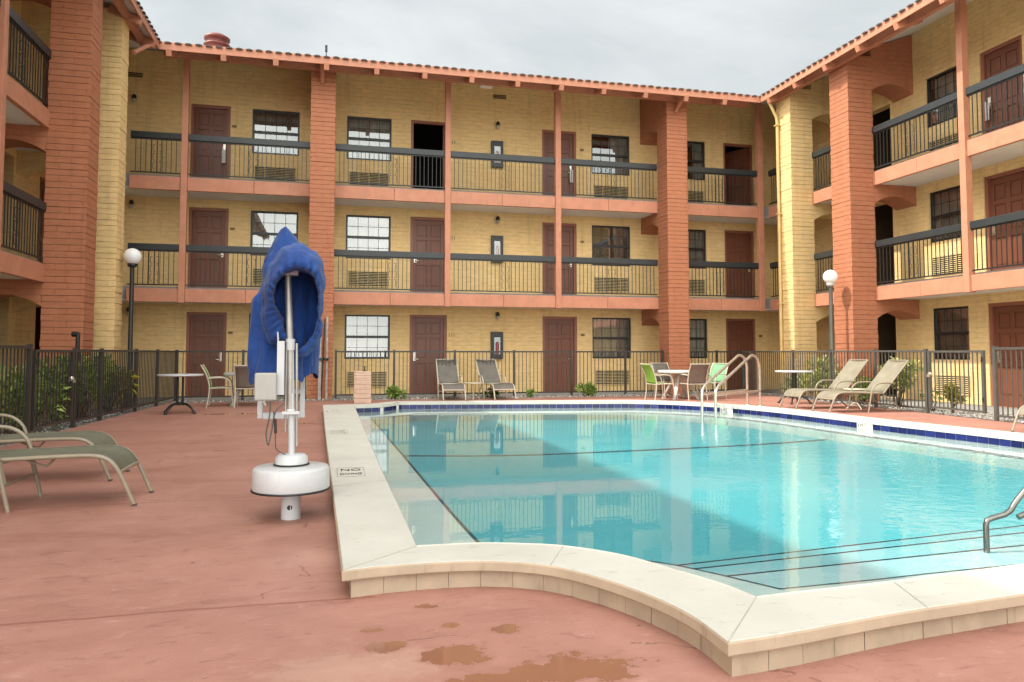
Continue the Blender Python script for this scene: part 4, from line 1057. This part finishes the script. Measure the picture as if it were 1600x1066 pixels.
# ================================================================== pool lift
t = thing('pool_lift', 'white pool hoist with round drum base and steel mast under a blue cover', 'pool lift', (-.285, 5.42, 0))
m = MB(); m.lathe([(.067, -.01), (.065, .25)], n=24); m.build('pedestal', M['white'], t)
m = MB(); m.lathe([(.018, -.012), (.018, .0)], (0,0,0), 12); o = m.build('bolt_cover', M['black'], t); o.rotation_euler = (PI/2, 0, 0); o.location = (-.005, -.066, .085)
m = MB(); m.lathe([(.001, .20), (.255, .20), (.262, .215), (.259, .342), (.253, .355), (.24, .362), (.12, .369), (.001, .371)], n=48); m.build('base_drum', M['white'], t)
m = MB(); m.lathe([(.262, .197), (.269, .200), (.269, .208), (.260, .212)], n=48); m.lathe([(.117, .373), (.124, .376), (.117, .381)], n=36); m.build('drum_trim', M['black'], t)
m = MB(); m.lathe([(.112, .375), (.11, .425), (.09, .445), (.001, .45)], n=36); m.build('hub', M['white'], t)
m = MB(); m.tube([(0,0,.43), (-.008,0,.80), (-.018,0,1.22)], .0225, 14); m.build('mast', M['white'], t)
m = MB(); m.tube([(-.012,0,.72), (-.016,0,1.0), (-.02,0,1.2), (-.045,0,1.70)], .0245, 14); m.build('mast_sleeve', M['mast_metal'], t)
for P_, rr in (([(.034,-.01,.50), (.024,-.01,1.22)], .009), ([(-.045,-.01,.60), (-.045,-.01,1.22)], .007)): m = MB(); m.tube(P_, rr, 6); m.build('support_rod', M['mast_metal'], t)
m = MB(); m.lathe([(.031, 1.17), (.033, 1.25)], (-.02,0,0), 14); m.build('mast_clamp', M['white'], t); m = MB(); m.lathe([(.033, .72), (.033, .75), (.028, .76)], (-.01,0,0), 12); m.box(-.065, .05, -.055, -.03, .725, .745); m.build('mast_clamp', M['white'], t)
m = MB(); m.prism([(-.125,-.055,1.70), (.03,-.055,1.70), (.03,-.055,1.80), (-.06,-.055,1.79)], (0,.11,0)); m.build('mast_head', M['white'], t, bevel=.01)
m = MB(); m.box(-.105, -.055, -.06, -.01, .86, 1.235); m.tube([(-.10,-.03,1.235), (-.105,-.03,1.30)], .007, 6); m.build('actuator', M['white'], t, bevel=.008)
m = MB(); m.box(-.245, -.10, -.12, -.055, .825, 1.015); m.build('control_box', M['box_grey'], t, bevel=.012)
m = MB(); m.tube(smooth_path([(-.14,-.09,.82), (-.145,-.09,.72), (-.165,-.09,.60), (-.15,-.09,.52), (-.13,-.08,.62), (-.11,-.06,.74), (-.06,-.03,.80)], 5), .005, 6); m.tube(smooth_path([(-.12,-.08,.75), (-.105,-.09,.62), (-.10,-.085,.50), (-.06,-.06,.46), (-.03,-.05,.44)], 4), .004, 6); m.build('cable', M['fence_light'], t)
m = MB(); m.tube([(-.108,-.09,.70), (-.103,-.09,.60)], .009, 6); m.build('cable_plug', M['black'], t)
m = MB(); 
for x in (-.255, .05): m.bar((x, .42, .66), (x, .42, 1.06), .038, .03, up=(0,1,0))
m.bar((-.236, .42, .68), (.031, .42, .68), .03, .05); m.bar((-.236,.42,.86), (.031,.42,.86), .025, .03); m.build('footrest', M['white'], t, bevel=.006)

cv = thing('lift_cover', 'royal blue cloth cover with elastic opening draped over the pool lift', 'cover', (0,0,0))
def PX(px, py, Y):
    s = Y/5.33
    return Vector(((-.03+(px-513)*.00426+ (552-py)*0)*s, Y, 1.15+((813-py)*.004425-1.15)*s))
NT = 72; rows = []
def ringpt(cx, cz, rx_, rz_, Y, th, tilt=.0, ruff=0.0, ph=0):
    rr = 1+ruff*(math.sin(th*19+ph)+.5*math.sin(th*31+1.3))
    px = cx+rx_*math.cos(th)*rr; py = cz-rz_*math.sin(th)*rr
    return PX(px, py, Y-tilt*math.sin(th))
RIM = [(484,428),(491,447),(492.5,465),(492,482),(491,503),(482,529),(470,543),(459,550),(449,540),(441,518),(437,500),(429,487),(423,475),(422,457),(428,438),(440,426),(458,419),(472,421)]
SIL = [(484,391),(496,403),(503,428),(503,442),(498,461),(500,480),(496,494),(499,513),(498,527),(487,546),(470,559),(455,556),(440,536),(419,538),(410,520),(404,494),(406,478),(404,461),(409,440),(421,407),(437,386),(461,379)]
def byangle(T, c=(460,478)):
    q = sorted((math.atan2(c[1]-y, x-c[0]) % (2*PI), math.hypot(x-c[0], y-c[1])) for x, y in T); out = []
    for k in range(NT):
        th = 2*PI*k/NT; i = next((i for i, a in enumerate(q) if a[0] > th), 0); a0 = q[i-1]; a1 = q[i]
        d = (a1[0]-a0[0]) % (2*PI); t = ((th-a0[0]) % (2*PI))/d if d else 0; t = t*t*(3-2*t)*.5+t*.5; out.append(a0[1]+(a1[1]-a0[1])*t)
    return out
NT = 144
rim = byangle(RIM); sil = byangle(SIL)
# t from rim (0) to silhouette (1), then shrinking towards the back; depth Y; pleat depth
spec = [(-.16, 5.66, .10, .0, 1), (-.10, 5.50, .12, .006, 1), (-.03, 5.36, .14, .012, 1), (0, 5.30, .15, .02, 1), (.10, 5.275, .15, .022, 1), (.28, 5.27, .145, .018, 1), (.5, 5.285, .135, .013, 1), (.75, 5.32, .12, .009, 1), (.92, 5.38, .10, .006, 1), (1, 5.46, .06, .004, 1), (1, 5.58, .0, .003, .985), (1, 5.72, -.04, 0, .93), (1, 5.84, -.04, 0, .74), (1, 5.90, 0, 0, .35), (1, 5.92, 0, 0, .02)]
for j, (t, Y, tl, pl, sc) in enumerate(spec):
    row = []
    for k in range(NT):
        th = 2*PI*k/NT; rr = (rim[k]+(sil[k]-rim[k])*t)*sc
        ple = math.sin(th*27+.6*math.sin(th*5))+.5*math.sin(th*41+2)
        rr *= 1+pl*.55*ple
        row.append(PX(460+rr*math.cos(th), 478-rr*math.sin(th), Y-tl*math.sin(th)+pl*ple*.6))
    rows.append(row)
from mathutils import noise as mno
def folds(rows, amp, sc, axis_y, grow=None, up=.35):
    """finer rows, pushed in and out by ridged noise so the cloth creases"""
    fine = []
    for a_, b_ in zip(rows, rows[1:]):
        for k in range(3): fine.append([a_[i].lerp(b_[i], k/3) for i in range(len(a_))])
    fine.append(rows[-1])
    for ri, row in enumerate(fine):
        c_ = sum(row, Vector())/len(row)
        for i, p in enumerate(row):
            d = (p-c_); d = d.normalized() if d.length > 1e-4 else Vector((0,0,1))
            q = Vector((p.x*sc, p.y*sc, p.z*sc*up))
            rg = (1-abs(mno.noise(q+Vector((3,1,7))))*2.2)+.5*(1-abs(mno.noise(q*2.1))*2.2)
            row[i] = p+d*(rg-.7)*amp*(grow(ri/len(fine)) if grow else 1)
    return fine
rows = folds(rows, .020, 8, 0, lambda f: .2+1.0*min(1, max(0, (f-.35)*3)), .8)
m = MB(); m.grid(rows, closed=True); m.build('hood', M['blue'], cv, subsurf=1)
lev = [(349,434,440), (352,430,444), (362,424,455), (377,417,463), (392,411,470), (404,404,480), (418,402,487), (436,405,491), (456,401,492), (466,390,493), (474,387,494), (500,386,495), (530,384,494), (556,382,492), (576,380,490), (588,382,489), (594,385,488)]
rows = []
for py, xa, xb in lev:
    row = []; f = min(1, (py-345)/75)
    for k in range(96):
        an = 2*PI*k/96; cxp = (xa+xb)/2; hw = (xb-xa)/2
        fold = 1+f*(.035*math.sin(an*9+py*.012)+.03*math.sin(an*5-py*.02+1))*(1 if py > 440 else .5)
        ex = 1.5-.8*f; ca = math.copysign(abs(math.cos(an))**ex, math.cos(an)); sa = math.copysign(abs(math.sin(an))**ex, math.sin(an))
        Yc = 5.82+.02*math.sin(py*.05); dep = .05+.21*f
        yy = Yc+dep*sa*fold
        drop = (5*math.sin(an*5+.5)+2.5*math.sin(an*11)-6*math.cos(an)) if py >= 594 else (3*math.sin(an*6+.5) if py > 570 else 0)
        p = PX(cxp, py+drop, 5.62); q = PX(cxp+hw*ca*fold, py+drop, 5.62)
        row.append(Vector((q.x, yy, q.z)))
    rows.append(row)
top = sum(rows[0], Vector())/96
rows.insert(0, [top+Vector((0,0,.004)) + (v-top)*.02 for v in rows[0]])
rows = folds(rows, .026, 7, 0, lambda f: min(1, f*3), .3)
m = MB(); m.grid(rows, closed=True); m.build('drape', M['blue'], cv, subsurf=1)

# ================================================================== plants
def shrub(name, label, c, rx_, ry_, h, n, leaf, mat, seed, group=None, z0=.05, cat='shrub'):
    t = thing(name, label, cat, (c[0], c[1], 0), 0, group); rnd = random.Random(seed); m = MB(); st = MB()
    cl = [(rnd.uniform(-.65,.65)*rx_, rnd.uniform(-.65,.65)*ry_, h*rnd.uniform(.3,.92)) for _ in range(max(4, n//70))]
    for q in cl:
        b = Vector((q[0]*.2, q[1]*.2, -.03)); st.tube([b, b.lerp(Vector(q), .55)+Vector((rnd.uniform(-.04,.04), 0, .03)), Vector(q)], [.014, .009, .004], 5)
    leaf *= 1.45
    for _ in range(int(n*1.15)):
        q = Vector(rnd.choice(cl)); r = .5*min(rx_, h*.6)
        d = Vector((rnd.gauss(0,1), rnd.gauss(0,1), rnd.gauss(0,.8))).normalized()*(r*rnd.random()**.45)
        p = q+d; p.z = max(z0, p.z); L_ = leaf*rnd.uniform(.6, 1.35); wd = L_*rnd.uniform(.32,.5)
        ax = (d.normalized()+Vector((rnd.gauss(0,.5), rnd.gauss(0,.5), rnd.uniform(-.3,.7)))).normalized(); sd_ = ax.cross(Vector((rnd.gauss(0,1), rnd.gauss(0,1), rnd.gauss(0,1)))).normalized(); up = sd_.cross(ax)
        m.add([p, p+ax*L_*.45+sd_*wd*.5+up*.12*L_, p+ax*L_-up*.05*L_, p+ax*L_*.45-sd_*wd*.5+up*.12*L_], [(0,1,2), (0,2,3)])
    m.build('foliage', M[mat], t); st.build('stem', M['stem'], t); return t
g = 'leafy shrubs in the left planting bed'
shrub('shrub', 'glossy green shrub behind the fence at the left edge of the photo', (-4.45, 10.35), .4, .5, 1.35, 700, .085, 'leaf', 1, g)
shrub('shrub', 'broad pale leafed shrub right behind the left gate', (-4.42, 12.15), .42, .55, .98, 950, .075, 'leaf', 2, g)
shrub('shrub', 'dense green shrub between the stub pole and the next fence post', (-4.4, 13.5), .42, .5, 1.0, 850, .08, 'leaf_dark', 3, g)
shrub('shrub', 'tall thin leafed shrub in front of the yellow pier at left', (-4.42, 14.7), .42, .5, 1.08, 800, .085, 'leaf', 4, g)
shrub('shrub', 'low dark shrub beside the left lamp pole', (-4.35, 16.1), .35, .5, .8, 500, .08, 'leaf_dark', 5, g)
shrub('shrub', 'young shrub with bright leaves poking through the left fence', (-4.0, 15.75), .14, .2, .86, 60, .12, 'leaf_yel', 6, g)
g = 'variegated shrubs along the right fence'
shrub('shrub', 'yellow green shrub under the round table by the right lamp pole', (11.78, 15.95), .38, .45, .98, 750, .075, 'leaf_var', 7, g)
shrub('shrub', 'low yellow green shrub left of the right lamp pole behind the table', (11.72, 16.85), .35, .4, .72, 550, .075, 'leaf_var', 8, g)
shrub('shrub', 'shrub behind the small table between the sand loungers', (11.62, 14.5), .3, .35, .62, 420, .075, 'leaf', 9, g)
shrub('shrub', 'leafy shrub behind the sand lounger nearest the gate', (11.72, 13.45), .32, .35, 1.0, 560, .075, 'leaf_var', 10, g)
shrub('shrub', 'small upright yellow shrub behind the grey gate', (11.66, 11.95), .12, .14, .52, 260, .07, 'leaf_yel', 11, g)
shrub('shrub', 'sparse dark twiggy plant left of the grey gate', (11.7, 12.45), .28, .3, .40, 60, .06, 'leaf_dark', 12, g)
g = 'low plants in the gravel at the back'
shrub('low_plant', 'low bright green plant behind the drinking fountain', (1.52, 18.75), .2, .16, .28, 200, .09, 'leaf', 13, g, cat='plant')
shrub('low_plant', 'low dark green plant in the gravel right of the upright loungers', (6.55, 18.75), .26, .18, .30, 260, .08, 'leaf', 14, g, cat='plant')
shrub('low_plant', 'small green plant half hidden behind the right upright lounger', (3.95, 18.85), .16, .14, .22, 130, .07, 'leaf_dark', 15, g, cat='plant')
shrub('low_plant', 'small sprouting plant in the gravel right of the second upright lounger', (5.05, 18.8), .18, .14, .2, 110, .06, 'leaf', 16, g, cat='plant')
# lettering becomes plain meshes
bpy.context.view_layer.update(); dg = bpy.context.evaluated_depsgraph_get()
for o in [x for x in COL.objects if x.type == 'FONT']:
    me = bpy.data.meshes.new_from_object(o.evaluated_get(dg)); n = bpy.data.objects.new(o.name.split('.')[0], me); COL.objects.link(n)
    n.parent = o.parent; n.matrix_world = o.matrix_world.copy(); nm = o.name; bpy.data.objects.remove(o)
# ================================================================== camera, light, sky
cam = bpy.data.cameras.new('camera'); co = bpy.data.objects.new('camera', cam); COL.objects.link(co)
co.location = (0, 0, 1.15); co.rotation_euler = (R(90+2.9369), 0, R(-13.5257))
cam.sensor_width = 36; cam.sensor_fit = 'HORIZONTAL'; cam.lens = 1150/1600*36; cam.shift_y = -40/1600; cam.clip_end = 500; cam.clip_start = .05
S.camera = co
sd = Vector((-1, .1, 1.2)).normalized()
el = math.asin(sd.z); az = math.atan2(sd.x, sd.y)
sl = bpy.data.lights.new('sun', 'SUN'); sl.energy = SUN; sl.angle = R(.9); sl.color = (1, .94, .84)
so = bpy.data.objects.new('sun', sl); COL.objects.link(so); so.rotation_euler = (-sd).to_track_quat('-Z', 'Y').to_euler(); so.location = (-20, 0, 30)
w = bpy.data.worlds.new('World'); S.world = w; w.use_nodes = True
N = w.node_tree.nodes; L = w.node_tree.links; bg = N['Background']; bg.inputs['Strength'].default_value = SKY
sky = N.new('ShaderNodeTexSky'); sky.sky_type = 'NISHITA'; sky.sun_disc = False; sky.sun_elevation = el; sky.sun_rotation = az; sky.air_density = 1.2; sky.dust_density = 2.5
tc = N.new('ShaderNodeTexCoord')
sp = nd(N, 'ShaderNodeSeparateXYZ'); L.new(tc.outputs['Generated'], sp.inputs[0])
zz = mth(N, L, 'ADD', mth(N, L, 'MAXIMUM', sp.outputs[2], 0), .22)
cx = N.new('ShaderNodeCombineXYZ'); L.new(mth(N, L, 'DIVIDE', sp.outputs[0], zz), cx.inputs[0]); L.new(mth(N, L, 'DIVIDE', sp.outputs[1], zz), cx.inputs[1])
n1 = noise(N, L, cx.outputs[0], .75, 7, .58, .5)
cl = ramp(N, L, n1, [(.36, CL0), (.64, CL1)])
sc_ = nd(N, 'ShaderNodeVectorMath', operation='SCALE'); L.new(cl, sc_.inputs[0]); sc_.inputs['Scale'].default_value = CLS
dt = nd(N, 'ShaderNodeVectorMath', operation='DOT_PRODUCT'); L.new(tc.outputs['Generated'], dt.inputs[0]); dt.inputs[1].default_value = Vector(BR_DIR).normalized()
mr = nd(N, 'ShaderNodeMapRange', interpolation_type='SMOOTHSTEP'); L.new(dt.outputs['Value'], mr.inputs[0])
mr.inputs[1].default_value = -.15; mr.inputs[2].default_value = .9; mr.inputs[3].default_value = CLS; mr.inputs[4].default_value = CLS*BR
L.new(mr.outputs[0], sc_.inputs['Scale'])
wf = nd(N, 'ShaderNodeMapRange'); L.new(dt.outputs['Value'], wf.inputs[0]); wf.inputs[1].default_value = -.1; wf.inputs[2].default_value = .6
wm = mixc(N, L, wf.outputs[0], (1,1,1,1), (1, .965, .915, 1)); wm2 = mixc(N, L, 1.0, sc_.outputs[0], wm, 'MULTIPLY')
mx = mixc(N, L, .92, sky.outputs[0], wm2); L.new(mx, bg.inputs['Color'])
S.view_settings.view_transform = 'Standard'; S.view_settings.look = 'None'; S.view_settings.exposure = EXPO; S.view_settings.gamma = 1; S.view_settings.use_curve_mapping = False
cy = S.cycles; cy.max_bounces = 8; cy.diffuse_bounces = 4; cy.glossy_bounces = 4; cy.transparent_max_bounces = 12; cy.transmission_bounces = 4
cy.use_denoising = True; cy.sample_clamp_indirect = 6; cy.use_adaptive_sampling = True
